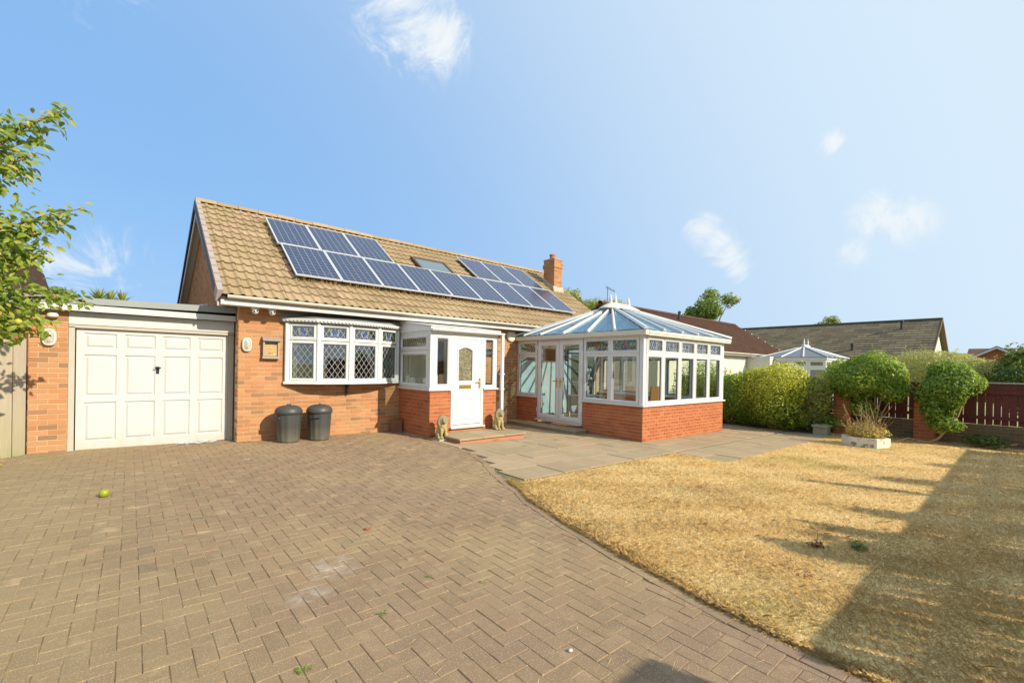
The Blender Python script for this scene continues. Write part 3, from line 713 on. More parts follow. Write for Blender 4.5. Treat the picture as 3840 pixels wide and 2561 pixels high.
# chimney
CX0, CX1, CY0, CY1 = 10.50, 10.93, 1.95, 2.52
mb = MB(); mb.box(CX0+.007, CX1-.007, CY0+.007, CY1-.007, 4.2, 5.60); ch = mb.build('chimney', M['mortar_buff'], house)
ci = []
def stack(x0, x1, y0, y1, z0, z1):
    courses(ci, ch, (x0, y0, 0), (1, 0, 0), (0, -1, 0), z0, z1, lambda z: [(0, x1-x0)])
    courses(ci, ch, (x0, y1, 0), (0, -1, 0), (-1, 0, 0), z0, z1, lambda z: [(0, y1-y0)], 1)
    courses(ci, ch, (x1, y0, 0), (0, 1, 0), (1, 0, 0), z0, z1, lambda z: [(0, y1-y0)], 1)
stack(CX0, CX1, CY0, CY1, 4.2, 5.28)
mb = MB(); mb.box(CX0-.02, CX1+.02, CY0-.02, CY1+.02, 5.285, 5.435); mb.build('corbel', M['mortar_buff'], ch); stack(CX0-.028, CX1+.028, CY0-.028, CY1+.028, 5.285, 5.44)
stack(CX0, CX1, CY0, CY1, 5.45, 5.60)
mb = MB(); mb.box(CX0-.01, CX1+.01, CY0-.01, CY1+.01, 5.60, 5.63); mb.build('flaunching', M['concrete'], ch)
mb = MB(); mb.lathe([(.10, 0), (.10, .15), (.115, .155), (.115, .19), (.085, .19), (.085, .1)], ((CX0+CX1)/2-.04, (CY0+CY1)/2, 5.63), 16); mb.build('chimney_pot', M['terracotta'], ch, smooth=False)
mb = MB(); mb.prism([(CX0-.06, CY0-.06, roof_z(CY0-.06)+.03), (CX1+.05, CY0-.06, roof_z(CY0-.06)+.03), (CX1+.05, CY0-.02, roof_z(CY0)+.17), (CX0-.06, CY0-.02, roof_z(CY0)+.17)], (0, 0, 0), (0, .012, .02))
mb.prism([(CX0-.03, CY0, roof_z(CY0)-.02), (CX0-.03, CY1, roof_z(CY1)-.02), (CX0-.03, CY1, roof_z(CY1)+.19), (CX0-.03, CY0, roof_z(CY0)+.19)], (0, 0, 0), (.02, 0, 0)); mb.build('flashing', M['concrete'], ch)
pieces(items+gi, 'brick', 'bricks', M['brick_orange'], 300)
pieces(ci, 'brick', 'bricks', M['brick_orange'], 150)
# air brick
mb = MB().frame((2.62, 0, .22), (1, 0, 0), (0, -1, 0)); mb.box(0, .21, -.01, .004, 0, .07)
for k in range(9): mb.box(.012+k*.022, .022+k*.022, .004, .008, .01, .06)
mb.build('air_brick', M['terracotta'], house)
# bow window
BP = [(.84, -.05), (1.37, -.31), (2.0, -.39), (2.67, -.31), (3.24, -.05)]
mb = MB(); mb.prism([(x, y, 0) for x, y in BP]+[(3.24, 0.03, 0), (.84, .03, 0)], (0, 0, 1.085), (0, 0, 1.135))
def off(P, d):
    out = []
    for i, (x, y) in enumerate(P):
        cx, cy_ = 2.04, .35; L = math.hypot(x-cx, y-cy_); out.append((x+(x-cx)/L*d, y+(y-cy_)/L*d))
    return out
mb = MB(); mb.prism([(x, y, 0) for x, y in off(BP, .065)]+[(3.30, 0.0, 0), (.78, 0.0, 0)], (0, 0, 1.085), (0, 0, 1.135)); bay = mb.build('bow_window_sill', M['white_upvc'], house)
for i in range(4):
    a, b = Vector(BP[i]+(0,)), Vector(BP[i+1]+(0,)); U = (b-a).normalized(); N = Vector((U.y, -U.x, 0)); L = (b-a).length
    casement(house, a, U, N, .035, L-.035, 1.98, 2.31, .055, 'glass_dark', (.112, .165), 'A', sash=(i in (0, 3)), n=.012 if i in (0, 3) else 0)
    casement(house, a, U, N, .035, L-.035, 1.14, 1.965, .055, 'glass_dark', (.116, .168), n=.012 if i in (0, 3) else 0)
mb = MB()
for x, y in BP: mb.lathe([(.045, 1.136), (.045, 2.32)], (x, y, 0), 8)
mb.build('bow_mullion', M['white_upvc'], house)
top = off(BP, .10); mb = MB()
n = 5; wallp = [(.70, -.004), (1.3, -.004), (2.0, -.004), (2.7, -.004), (3.33, -.004)]
mb.add([(x, y, 2.415) for x, y in top]+[(x, y, 2.53) for x, y in wallp]+[(x, y, 2.33) for x, y in top]+[(x, .0, 2.33) for x, y in wallp],
       [(i, i+1, i+6, i+5) for i in range(4)]+[(i, i+1, i+11, i+10) for i in range(4)]+[(10, 11, 12, 13, 14, 19, 18, 17, 16, 15), (0, 5, 15, 10), (4, 9, 19, 14)])
can = mb.build('bow_canopy', M['lead'], house)
mb = MB()
tp = off(BP, .112)
for i in range(4):
    a, b = Vector(tp[i]+(0,)), Vector(tp[i+1]+(0,)); U = (b-a).normalized(); N = Vector((U.y, -U.x, 0)); L = (b-a).length; k = max(1, round(L/.068)); q = MB().frame(a, U, N)
    mb.M = q.M
    for j in range(k):
        u0, du = j*L/k, L/k
        P = [(u0, 0, 2.405), (u0+du, 0, 2.405)]+[(u0+du*(1-m/6), 0, 2.372-.032*math.sin(math.pi*m/6)) for m in range(7)]
        mb.prism(P, (0, 0, 0), (0, .008, 0))
mb.M = None; mb.build('scalloped_trim', M['white_paint'], can)
mb = MB(); mb.prism([(0, 0, 0), (0, -.16, 0), (0, -.13, -.06), (0, -.04, -.16), (0, -.02, -.27), (0, 0, -.27)], (2.04, -.004, 1.085), (2.075, -.004, 1.085)); mb.build('bracket', M['dark_metal'], house)
mb = MB()
for k in range(5): mb.box(.98+.05*k, 1.02+.05*k, .20, .24, .3, 2.4)
for k in range(2): mb.box(3.08+.05*k, 3.04+.05*k, .20, .24, .3, 2.4)
mb.build('curtain', M['curtain'], house)

# ================================================================== garage
garage = thing('garage', 'flat roofed garage with a white panelled door joined to the left of the house', 'garage', (-1.2, .4, 0))
mb = MB(); mb.box(-2.765, -2.327, .337, .6, -.2, 2.3); mb.box(-2.765, -2.5, .6, 6.5, -.2, 2.3); pier = mb.build('side_wall', M['mortar_buff'], garage)
pi_ = []
courses(pi_, pier, (-2.77, .33, 0), (1, 0, 0), (0, -1, 0), -.12, 2.29, lambda z: [(0, .447)], 1, .224)
courses(pi_, pier, (-2.77, .6, 0), (0, -1, 0), (-1, 0, 0), -.12, 2.29, lambda z: [(0, .27)])
pieces(pi_, 'brick', 'bricks', M['brick_orange'])
mb = MB(); mb.box(-2.8, -.02, .18, .205, 2.285, 2.385); mb.build('fascia', M['white_paint'], garage)
mb = MB(); mb.prism([(-2.82, .17, 2.386), (-.012, .17, 2.44), (-.012, .17, 2.555), (-2.82, .17, 2.485)], (0, 0, 0), (0, .06, 0)); mb.prism([(-2.82, .23, 2.47), (-.012, .23, 2.54), (-.012, 6.6, 2.44), (-2.82, 6.6, 2.40)], (0, 0, -.06), (0, 0, 0)); mb.build('flat_roof', M['grey_grp'], garage)
mb = MB(); mb.box(-2.322, -.02, .33, .36, 2.075, 2.282); mb.build('header_board', M['white_paint'], garage)
mb = MB(); mb.box(-2.322, -.02, .345, .42, 2.022, 2.073); mb.box(-2.322, -2.25, .345, .43, -.05, 2.034); mb.box(-.10, -.02, .345, .43, -.05, 2.034); mb.build('door_frame', M['timber_jamb'], garage)
DX0, DX1, DZ0, DZ1, DY = -2.235, -.105, -.005, 2.02, .405
px = [(-2.14, -1.735), (-1.63, -1.215), (-1.11, -.705), (-.595, -.19)]; pz = [(1.69, 1.945), (.885, 1.585), (.135, .79)]
mb = MB().frame((0, DY, 0), (1, 0, 0), (0, -1, 0))
wall_core(mb, DX0, DX1, DZ0, DZ1, [(a, b, c, d) for a, b in px for c, d in pz], -.04, 0)
gd = mb.build('garage_door', M['white_paint'], garage)
for a, b in px:
    for c, d in pz:
        q = MB().frame((0, DY, 0), (1, 0, 0), (0, -1, 0)); vs = []
        for dd, nn in ((-.001, -.012), (.022, -.020), (.024, -.020), (.055, -.003), (.075, -.003)):
            vs += [(a+dd, nn, c+dd), (b-dd, nn, c+dd), (b-dd, nn, d-dd), (a+dd, nn, d-dd)]
        q.add(vs, [(r*4+k, r*4+(k+1) % 4, (r+1)*4+(k+1) % 4, (r+1)*4+k) for r in range(4) for k in range(4)]+[(16, 17, 18, 19)]); q.build('panel', M['white_paint'], gd)
mb = MB().frame((-1.18, DY, 1.27), (1, 0, 0), (0, -1, 0)); mb.cbox(-.022, .022, 0, .012, 0, .13, .004); mb.tube([(0, .01, .11), (0, .05, .11)], .013); mb.tube([(-.045, .05, .112), (.045, .05, .108)], .012); mb.build('handle', M['rubber_black'], gd)
mb = MB(); mb.box(-2.49, .0, 6.2, 6.4, -.2, 2.36); mb.box(-2.49, -.01, .5, 6.2, -.12, -.08); mb.build('rear_wall', M['mortar_grey'], garage)

# ================================================================== porch
PX0, PX1, PY = 3.32, 5.15, -1.44
porch = thing('porch', 'white glazed entrance porch on red brick base with a lean-to roof', 'porch', (4.2, -.7, -.07))
mb = MB(); F = dict(O=(0, PY, 0), U=(1, 0, 0), N=(0, -1, 0)); mb.frame(**F)
mb.box(PX0+.006, 3.845, -.21, -.006, -.25, .965); mb.box(4.735, PX1-.006, -.21, -.006, -.25, .965)
mb.M = None; mb.box(PX0+.006, PX0+.21, PY+.21, -.002, -.25, .965); mb.box(PX1-.21, PX1-.006, PY+.21, -.002, -.25, .965)
dw = mb.build('dwarf_wall', M['mortar_red'], porch)
bi = []
courses(bi, dw, (PX0, PY, 0), (1, 0, 0), (0, -1, 0), -.13, .965, lambda z: [(0, 3.85-PX0), (4.73-PX0, PX1-PX0)])
courses(bi, dw, (PX0, -.003, 0), (0, -1, 0), (-1, 0, 0), -.13, .965, lambda z: [(0, -PY-.003)], 1)
courses(bi, dw, (PX1, PY, 0), (0, 1, 0), (1, 0, 0), -.13, .965, lambda z: [(0, -PY-.003)], 1)
pieces(bi, 'brick', 'bricks', M['brick_red'])
mb = MB(); mb.box(3.853, 4.727, PY-.0, PY+.2, -.25, .115); plain('red_render', (.46, .20, .11), .9, .1, var=.12, nscale=5); mb.build('plinth', M['red_render'], porch)
mb = MB(); 
mb.prism([(PX0-.045, 0, 0), (PX0-.045, PY-.05, 0), (3.845, PY-.05, 0), (3.845, PY+.07, 0), (PX0+.08, PY+.07, 0), (PX0+.08, 0, 0)], (0, -.002, .968), (0, -.002, 1.005))
mb.prism([(PX1+.045, 0, 0), (PX1+.045, PY-.05, 0), (4.735, PY-.05, 0), (4.735, PY+.07, 0), (PX1-.08, PY+.07, 0), (PX1-.08, 0, 0)], (0, -.002, .968), (0, -.002, 1.005)); mb.build('sill', M['white_upvc'], porch)
mb = MB(); mb.box(PX0, PX0+.075, PY, PY+.075, 1.006, 2.20); mb.box(PX1-.075, PX1, PY, PY+.075, 1.006, 2.20)
mb.box(PX0-.004, PX1+.004, PY-.004, PY+.08, 2.20, 2.26); mb.box(PX0, PX0+.07, PY+.08, -.005, 2.20, 2.26); mb.box(PX1-.07, PX1, PY+.08, -.005, 2.20, 2.26); mb.build('corner_post', M['white_upvc'], porch)
casement(porch, (0, PY, 0), (1, 0, 0), (0, -1, 0), PX0+.078, 3.845, 1.01, 2.195, .085, 'glass')
casement(porch, (0, PY, 0), (1, 0, 0), (0, -1, 0), 4.735, PX1-.078, 1.01, 2.195, .06, 'glass', None)
for (xx, N, U, s) in ((PX0, (-1, 0, 0), (0, -1, 0), 1), (PX1, (1, 0, 0), (0, -1, 0), 1)):
    casement(porch, (xx, -.005, 0), U, N, .06, 1.355, 1.845, 2.195, .075, 'glass', (.10, .15), 'C', 'dark_came', n=.006)
    casement(porch, (xx, -.005, 0), U, N, .06, 1.355, 1.01, 1.835, .085, 'glass')
    q = MB().frame((xx, -.005, 0), U, N); q.box(0, .058, -.05, .004, 1.006, 2.199); q.build('wall_post', M['white_upvc'], porch)
# lean-to roof with side cheeks
mb = MB()
for xx in (PX0-.02, PX1+.0): mb.prism([(xx, -.003, 2.262), (xx, PY-.03, 2.262), (xx, PY-.03, 2.335), (xx, -.003, 2.545)], (0, 0, 0), (.02, 0, 0))
mb.build('roof_cheek', M['white_upvc'], porch)
mb = MB(); mb.prism([(PX0-.03, -.003, 2.55), (PX0-.03, PY-.08, 2.345), (PX1+.03, PY-.08, 2.345), (PX1+.03, -.003, 2.55)], (0, 0, -.004), (0, 0, .014)); t = NT('translucent_roof'); M['translucent_roof'] = t.done(t.n('MixShader', {0: .5, 1: t.bsdf((.8, .8, .77), .3, .4), 2: t.n('BsdfTranslucent', {'Color': (.85, .84, .8, 1)}).outputs[0]}).outputs[0]); mb.build('lean_to_roof', M['translucent_roof'], porch)  # translucency added to the roof so daylight brightens the porch inside
mb = MB(); mb.box(PX0-.03, PX1+.05, PY-.06, PY-.035, 2.262, 2.344); mb.build('fascia', M['white_upvc'], porch)
gutter(porch, PX0-.04, PX1+.1, PY-.112, 2.30, .05, 'white_upvc', [PX0+.2, 4.35, 4.95])
mb = MB(); mb.box(PX1+.03, PX1+.095, PY-.14, PY-.075, .02, 2.25); dp = mb.build('downpipe', M['white_upvc'], porch)
mb = MB()
for z in (.96, 1.32): mb.box(PX1+.02, PX1+.17, PY-.085, PY-.045, z, z+.03)
mb.build('pipe_clip', M['white_upvc'], dp)
# front door
mb = MB().frame((0, PY, 0), (1, 0, 0), (0, -1, 0)); mb.box(3.85, 3.905, -.07, .012, .155, 2.197); mb.box(4.665, 4.732, -.07, .012, .155, 2.197); mb.box(3.905, 4.665, -.07, .012, 2.12, 2.197); df = mb.build('door_frame', M['white_upvc'], porch)
mb = MB().frame((0, PY, 0), (1, 0, 0), (0, -1, 0)); mb.box(3.83, 4.75, -.07, .075, .118, .153); mb.build('door_sill', M['white_upvc'], porch)
mb = MB().frame((0, PY, 0), (1, 0, 0), (0, -1, 0)); mb.box(3.907, 4.663, -.05, .02, .156, .185); mb.build('threshold', M['soffit_beige'], porch)
ax0, ax1, az0, az1 = 4.03, 4.42, 1.17, 1.93
def arch(d, top=.06):
    P = [(ax0-d, az0-d), (ax1+d, az0-d)]
    for i in range(9):
        s = i/8; P.append((ax1+d-(ax1-ax0+2*d)*s, az1-top+d+top*math.sin(math.pi*s)))
    return P
mb = MB().frame((0, PY, 0), (1, 0, 0), (0, -1, 0)); A = arch(0)
mb.box(3.91, ax0, -.045, 0, .2, 2.115); mb.box(ax1, 4.66, -.045, 0, .2, 2.115); mb.box(ax0, ax1, -.045, 0, .2, az0)
mb.prism([(x, 0, z) for x, z in A[2:]]+[(ax0, 0, 2.115), (ax1, 0, 2.115)], (0, -.045, 0), (0, 0, 0)); door = mb.build('front_door', M['white_upvc'], porch)
mb = MB().frame((0, PY, 0), (1, 0, 0), (0, -1, 0)); A0, A1 = arch(.035), arch(-.006); n = len(A0)
mb.add([(x, .0, z) for x, z in A0]+[(x, .02, z) for x, z in [(p[0]*.7+q[0]*.3, p[1]*.7+q[1]*.3) for p, q in zip(A0, A1)]]+[(x, .012, z) for x, z in A1]+[(x, -.02, z) for x, z in A1], [(r*n+i, r*n+(i+1) % n, (r+1)*n+(i+1) % n, (r+1)*n+i) for r in range(3) for i in range(n)]); mb.build('glazing_bead', M['white_upvc'], door)
mb = MB().frame((0, PY, 0), (1, 0, 0), (0, -1, 0)); mb.prism([(x, 0, z) for x, z in A], (0, -.025, 0), (0, -.018, 0)); mb.build('pane', M['door_glass'], door)
mb = MB().frame((0, PY, 0), (1, 0, 0), (0, -1, 0)); vs = []
a, b, c, d = 3.99, 4.46, .41, .93
for dd, nn in ((0, .0), (.008, -.012), (.016, .012), (.075, .014), (.08, .004), (.09, .016)): vs += [(a+dd, nn, c+dd), (b-dd, nn, c+dd), (b-dd, nn, d-dd), (a+dd, nn, d-dd)]
mb.add(vs, [(r*4+k, r*4+(k+1) % 4, (r+1)*4+(k+1) % 4, (r+1)*4+k) for r in range(5) for k in range(4)]+[(20, 21, 22, 23)]); mb.build('moulded_panel', M['white_upvc'], door)
mb = MB().frame((0, PY, 0), (1, 0, 0), (0, -1, 0)); mb.cbox(4.07, 4.39, 0, .014, 1.0, 1.085, .005); lp = mb.build('letter_plate', M['gold'], door)
mb = MB().frame((0, PY, 0), (1, 0, 0), (0, -1, 0)); mb.box(4.10, 4.36, .014, .018, 1.02, 1.065); mb.build('flap', M['gold'], lp)
mb = MB().frame((0, PY, 0), (1, 0, 0), (0, -1, 0)); mb.cbox(4.605, 4.64, 0, .012, 1.0, 1.24, .004); mb.tube([(4.622, .01, 1.15), (4.622, .045, 1.15), (4.50, .05, 1.145)], .010); mb.build('handle', M['gold'], door)
mb = MB(); mb.box(PX0+.08, PX1-.08, -.016, -.011, .1, 2.5); mb.build('plaster_lining', M['room_cream'], porch)
mb = MB(); mb.box(3.55, 4.35, -.05, -.018, .1, 2.1); mb.build('inner_door', M['room_cream'], porch)
mb = MB(); mb.box(PX0+.21, PX1-.21, PY+.2, -.055, .06, .10); mb.build('floor', M['oak_floor'], porch)
mb = MB(); mb.box(4.36, 4.50, -.08, -.012, .1, 2.12); mb.build('inner_door_frame', M['timber_brown'], porch)
step = thing('doorstep', 'low slab doorstep edged in brick below the white front door', 'step', (4.2, -1.95, -.07))
mb = MB(); mb.box(3.50, 5.22, -2.36, -1.445, -.25, .005); mb.build('riser', M['red_render'], step)
it = []
for i, (x0, x1) in enumerate(((3.46, 4.05), (4.05, 4.64), (4.64, 5.25))):
    it.append((Matrix.Translation((x0+.004, -2.40, .045+random.uniform(0, .004))), template(('slab', 'st', i), lambda mb, L=x1-x0: block(mb, L-.008, .95, .038, .006)), step))
pieces(it, 'paving_slab', 'slabs', M['slab'])
# ================================================================== solar panels and skylight
def solar(x, s0, s1, label):
    base = Vector((x+PW/2, EY, EZ))+sdirv*s0
    t_ = thing('solar_panel', label, 'solar panel', base, 'solar panels on the front roof slope')
    Mx = roofM(x+.006, s0+.006, .115); Wd, Ln = PW-.012, s1-s0-.012
    f = MB(); f.M = Mx
    f.box(0, Wd, 0, .024, 0, .036); f.box(0, Wd, Ln-.024, Ln, 0, .036); f.box(0, .024, .024, Ln-.024, 0, .036); f.box(Wd-.024, Wd, .024, Ln-.024, 0, .036)
    f.build('frame', M['alu'], t_)
    me = bpy.data.meshes.new('glass_face'); g_ = MB().box(-(Wd-.05)/2, (Wd-.05)/2, 0, Ln-.05, 0, .02); me.from_pydata(g_.v, [], g_.f); me.materials.append(M['solar_cells'])
    o = bpy.data.objects.new('glass_face', me); col.objects.link(o); o.parent = t_; o.matrix_basis = Matrix.Translation(-base) @ Mx @ Matrix.Translation((Wd/2, .025, .008))
    r = MB(); r.M = Mx
    for xx in (.2, Wd-.25): r.box(xx, xx+.04, .1, .14, -.09, -.002); r.box(xx, xx+.04, Ln-.2, Ln-.16, -.09, -.002)
    r.build('mounting_foot', M['aluminium_grey'], t_)
SX = 1.055
words = ['first', 'second', 'third', 'fourth', 'fifth', 'sixth', 'seventh', 'eighth', 'ninth']
for i in range(9):
    lab = 'solar panel at the gable end of the long lower row' if i == 0 else ('solar panel at the chimney end of the long lower row' if i == 8 else '%s solar panel from the gable in the long lower row' % words[i])
    solar(SX+i*PW, PS0, PS1, lab)
for i in range(3): solar(SX-.06+i*PW, PS1+.01, PS2, ['solar panel in the upper row nearest the gable verge', 'middle solar panel of the upper three nearest the gable', 'upper solar panel next to the left of the skylight'][i])
for i in range(3): solar(SX-.06+5.9*PW+i*PW, PS1+.01, PS2, ['upper solar panel just right of the skylight', 'middle solar panel of the upper three nearest the chimney', 'upper solar panel nearest the brick chimney'][i])
sp = MB()
for i in range(420):
    x = random.uniform(1.05, 9.8); sp.M = roofM(x, PS0-random.uniform(0, .10), .02); sp.tube([(0, 0, 0), (random.uniform(-.03, .03), random.uniform(-.05, .03), random.uniform(.04, .1))], .004, 3)
for i in range(60):
    sp.M = roofM(.98-random.uniform(0, .08), random.uniform(PS0, PS2), .02); sp.tube([(0, 0, 0), (random.uniform(-.05, .03), 0, random.uniform(.04, .1))], .004, 3)
sp.M = None
tag(sp.build('twigs_and_spikes', M['bark_pale'], None, recalc=False), 'twigs and bird spikes caught under the solar panel edge', 'bird spikes', kind='stuff')
sky_l = thing('skylight', 'pale glazed roof window between the two upper solar panel groups', 'skylight', roofM(4.8, 2.6).translation)
f = MB(); f.M = roofM(4.80, 2.56, .01); f.box(0, 1.16, 0, .07, 0, .09); f.box(0, 1.16, .83, .90, 0, .09); f.box(0, .07, .07, .83, 0, .09); f.box(1.09, 1.16, .07, .83, 0, .09); f.build('frame', M['timber_brown'], sky_l)
f = MB(); f.M = roofM(4.80, 2.56, .01); f.box(.07, 1.09, .07, .83, .05, .065); t = NT('skylight_glass'); M['skylight_glass'] = t.done(t.bsdf((.12, .165, .18), .08, .6)); f.build('pane', M['skylight_glass'], sky_l)

# ================================================================== conservatory
CX, CXR, CY = 7.05, 10.93, -4.22
cons = thing('conservatory', 'large white conservatory with blue glass roof on a low red brick wall', 'conservatory', (9, -2.1, -.12))
SZ = .675
mb = MB()
mb.box(CX+.006, CX+.21, -.86, -.004, -.3, SZ); mb.build('wall_end', M['mortar_red'], cons); mb = MB()
for x0, x1, y0, y1 in ((CX+.006, CX+.21, CY+.21, -2.49), (CX+.006, CXR-.006, CY+.006, CY+.21), (CXR-.21, CXR-.006, CY+.21, -.004)): mb.box(x0, x1, y0, y1, -.3, SZ)
cw = mb.build('dwarf_wall', M['mortar_red'], cons)
bi = []; CHM = .077
LU = dict(O=(CX, 0, 0), U=(0, -1, 0), N=(-1, 0, 0)); FU = dict(O=(0, CY, 0), U=(1, 0, 0), N=(0, -1, 0)); RU = dict(O=(CXR, 0, 0), U=(0, -1, 0), N=(1, 0, 0))
courses(bi, cw, (CX, 0, 0), (0, -1, 0), (-1, 0, 0), -.175, SZ, lambda z: [(0.004, .86), (2.49, -CY)], 1, .225, CHM)
courses(bi, cw, (CX, CY, 0), (1, 0, 0), (0, -1, 0), -.175, SZ, lambda z: [(0, CXR-CX)], 0, .225, CHM)
courses(bi, cw, (CXR-.21, 0, 0), (0, -1, 0), (-1, 0, 0), 0, SZ, lambda z: [(.004, -CY-.22)], 0, .225, CHM)
pieces(bi, 'brick', 'bricks', M['brick_red'])
mb = MB().frame(**LU); mb.box(.863, 2.487, -.2, -.0, -.3, .02); mb.build('plinth', M['brick_red'], cons)
mb = MB(); z0, z1 = SZ+.004, SZ+.04
mb.box(CX-.045, CX+.2, -.862, -.004, z0, z1); mb.box(CX-.045, CX+.2, CY-.045, -2.486, z0, z1); mb.box(CX+.2, CXR+.045, CY-.045, CY+.2, z0, z1); mb.box(CXR-.2, CXR+.045, CY+.2, -.004, z0, z1)
mb.build('sill', M['white_upvc'], cons)
mb = MB().frame(**LU); mb.box(.85, 2.50, -.06, .075, .075, .112); mb.build('door_sill', M['white_upvc'], cons)
WZ0, WZM, WZ1 = SZ+.045, 1.86, 2.235
def lights(B, u0, u1, mot, came='dark_came', mot2=True, g='glass'):
    casement(cons, B['O'], B['U'], B['N'], u0, u1, WZM+.005, WZ1, .062, g, (.088, .14), mot, came, n=.010)
    casement(cons, B['O'], B['U'], B['N'], u0, u1, WZ0, WZM, .066, g, n=0)
lights(LU, .06, .83, 'C')
for u0, u1 in ((2.52, 3.32), (3.325, 4.11)): lights(LU, u0, u1, 'B')
# double doors
for k, (u0, u1) in enumerate(((.865, 1.672), (1.678, 2.485))):
    q = MB().frame(**LU); q.add(*chamfer_ring(u0+.01, u1-.01, .13, 2.225, .125, -.045, .020)); q.ring(u0, u1, .116, 2.235, .02, -.06, .008)
    d_ = q.build('glazed_door', M['white_upvc'], cons)
    p = MB().frame(**LU); p.box(u0+.13, u1-.13, -.02, -.013, .25, 2.105); p.build('pane', M['glass'], d_)
    p = MB().frame(**LU); p.ring(u0+.127, u1-.127, .247, 2.108, .009, -.016, .0); p.build('gasket', M['dark_metal'], d_)
    uu = u1-.06 if k == 0 else u0+.06
    h = MB().frame(**LU); h.cbox(uu-.018, uu+.018, .02, .032, 1.0, 1.24, .004); h.tube([(uu, .03, 1.16), (uu, .065, 1.16), (uu+(-.10 if k == 0 else .10), .07, 1.155)], .011); h.build('handle', M['gold'], d_)
    h = MB().frame(**LU); ue = u0+.005 if k == 0 else u1-.005
    for z in (.3, 1.15, 2.0): h.tube([(ue, .03, z), (ue, .03, z+.11)], .014)
    h.build('hinge', M['white_upvc'], d_)
ub = [.11, .80, 1.54, 2.27, 2.99, 3.71]
for i in range(5): lights(dict(O=(CX, CY, 0), U=(1, 0, 0), N=(0, -1, 0)), ub[i]+.004, ub[i+1]-.004, 'A', 'came')
for i in range(5): lights(RU, .08+i*.81, .87+i*.81, None, 'came')
mb = MB()
for x, y in ((CX, CY), (CXR-.1, CY)): mb.box(x+.0, x+.1, y, y+.1, SZ+.042, WZ1+.002)
mb.box(CX, CX+.05, -.055, -.004, SZ+.042, WZ1); mb.box(CXR-.05, CXR, -.07, -.004, SZ+.042, WZ1); mb.box(CXR-.19, CXR-.105, CY+.0, CY+.06, SZ+.042, WZ1); mb.build('corner_post', M['white_upvc'], cons)
mb = MB()
mb.box(CX-.01, CX+.09, CY-.01, -.004, WZ1+.004, 2.32); mb.box(CX+.09, CXR+.01, CY-.01, CY+.09, WZ1+.004, 2.32); mb.box(CXR-.09, CXR+.01, CY+.09, -.004, WZ1+.004, 2.32); eb = mb.build('eaves_beam', M['white_upvc'], cons)
# box gutters
mb = MB(); mb.box(CX-.13, CX-.012, CY-.13, -.004, 2.27, 2.375); mb.build('gutter', M['cream_upvc'], cons)
mb = MB(); mb.box(CX-.011, CXR+.13, CY-.13, CY-.012, 2.262, 2.30); mb.box(CX-.011, CXR+.13, CY-.145, CY-.011, 2.303, 2.345); mb.box(CX-.011, CXR+.13, CY-.135, CY-.011, 2.348, 2.37); mb.box(CXR+.012, CXR+.13, CY-.011, -.004, 2.27, 2.37); mb.build('gutter', M['cream_upvc'], cons)
# roof: glazing bars fan out from a short ridge
EZc, RZc, YR = 2.40, 3.24, -2.12
RA, RB = Vector((8.62, YR, RZc)), Vector((9.42, YR, RZc))
ex0, ex1, ey0, ey1 = CX-.10, CXR+.10, CY-.10, -.03
eaveL = [Vector((ex0, y, EZc)) for y in (ey1, -.45, -1.12, -1.94, -2.72, -3.50, ey0)]
eaveF = [Vector((x, ey0, EZc)) for x in (ex0, 7.68, 8.45, 9.18, 9.93, ex1)]
eaveR = [Vector((ex1, y, EZc)) for y in (ey0, -3.4, -2.5, -1.6, -.75, ey1)]
eaveB = [Vector((x, ey1, EZc)) for x in (ex1, 10.2, 9.4, 8.6, 7.8, ex0)]
def head(e, side, f):
    if side == 'L': return RA+Vector((0, 0, 0))+(Vector((RA.x-.16, YR+(e.y-YR)*.12, RZc-.10))-RA)
    if side == 'R': return Vector((RB.x+.16, YR+(e.y-YR)*.12, RZc-.10))
    x = RA.x+(RB.x-RA.x)*f; dy = -.2 if side == 'F' else .2
    return Vector((x, YR+dy, RZc-.085))
sides = {'L': eaveL, 'F': eaveF, 'R': eaveR, 'B': eaveB}
for sname, ev in sides.items():
    hs_ = []
    for i, e in enumerate(ev):
        f = i/(len(ev)-1); f = 1-f if sname == 'B' else f
        hs_.append(head(e, sname, f))
    if sname in 'FB':
        hs_[0] = head(ev[0], 'L' if sname == 'F' else 'R', 0); hs_[-1] = head(ev[-1], 'R' if sname == 'F' else 'L', 0)
    for i in range(len(ev)-1):
        q = MB(); P = [ev[i], ev[i+1], hs_[i+1], hs_[i]]
        q.prism(P, (0, 0, -.012), (0, 0, 0)); q.build('roof_pane', M['roof_glass'], cons)
    for i, (e, h) in enumerate(zip(ev, hs_)):
        if i == len(ev)-1 or (i == 0 and sname == 'L'): continue
        hip = i == 0
        wd = .055 if hip else .036; dv = (h-e).normalized(); sd_ = dv.cross(Z).normalized(); nn = sd_.cross(dv)
        q = MB(); e2 = e-dv*.05
        prof = [(-wd, 0), (-wd*.9, .03), (-wd*.35, .055), (wd*.35, .055), (wd*.9, .03), (wd, 0)]
        k = len(prof); q.add([e2+sd_*u+nn*v for u, v in prof]+[h+sd_*u*.8+nn*v*.9 for u, v in prof], [(j, (j+1) % k, (j+1) % k+k, j+k) for j in range(k)]+[tuple(range(k)), tuple(range(k, 2*k))])
        q.build('glazing_bar', M['white_upvc'], cons)
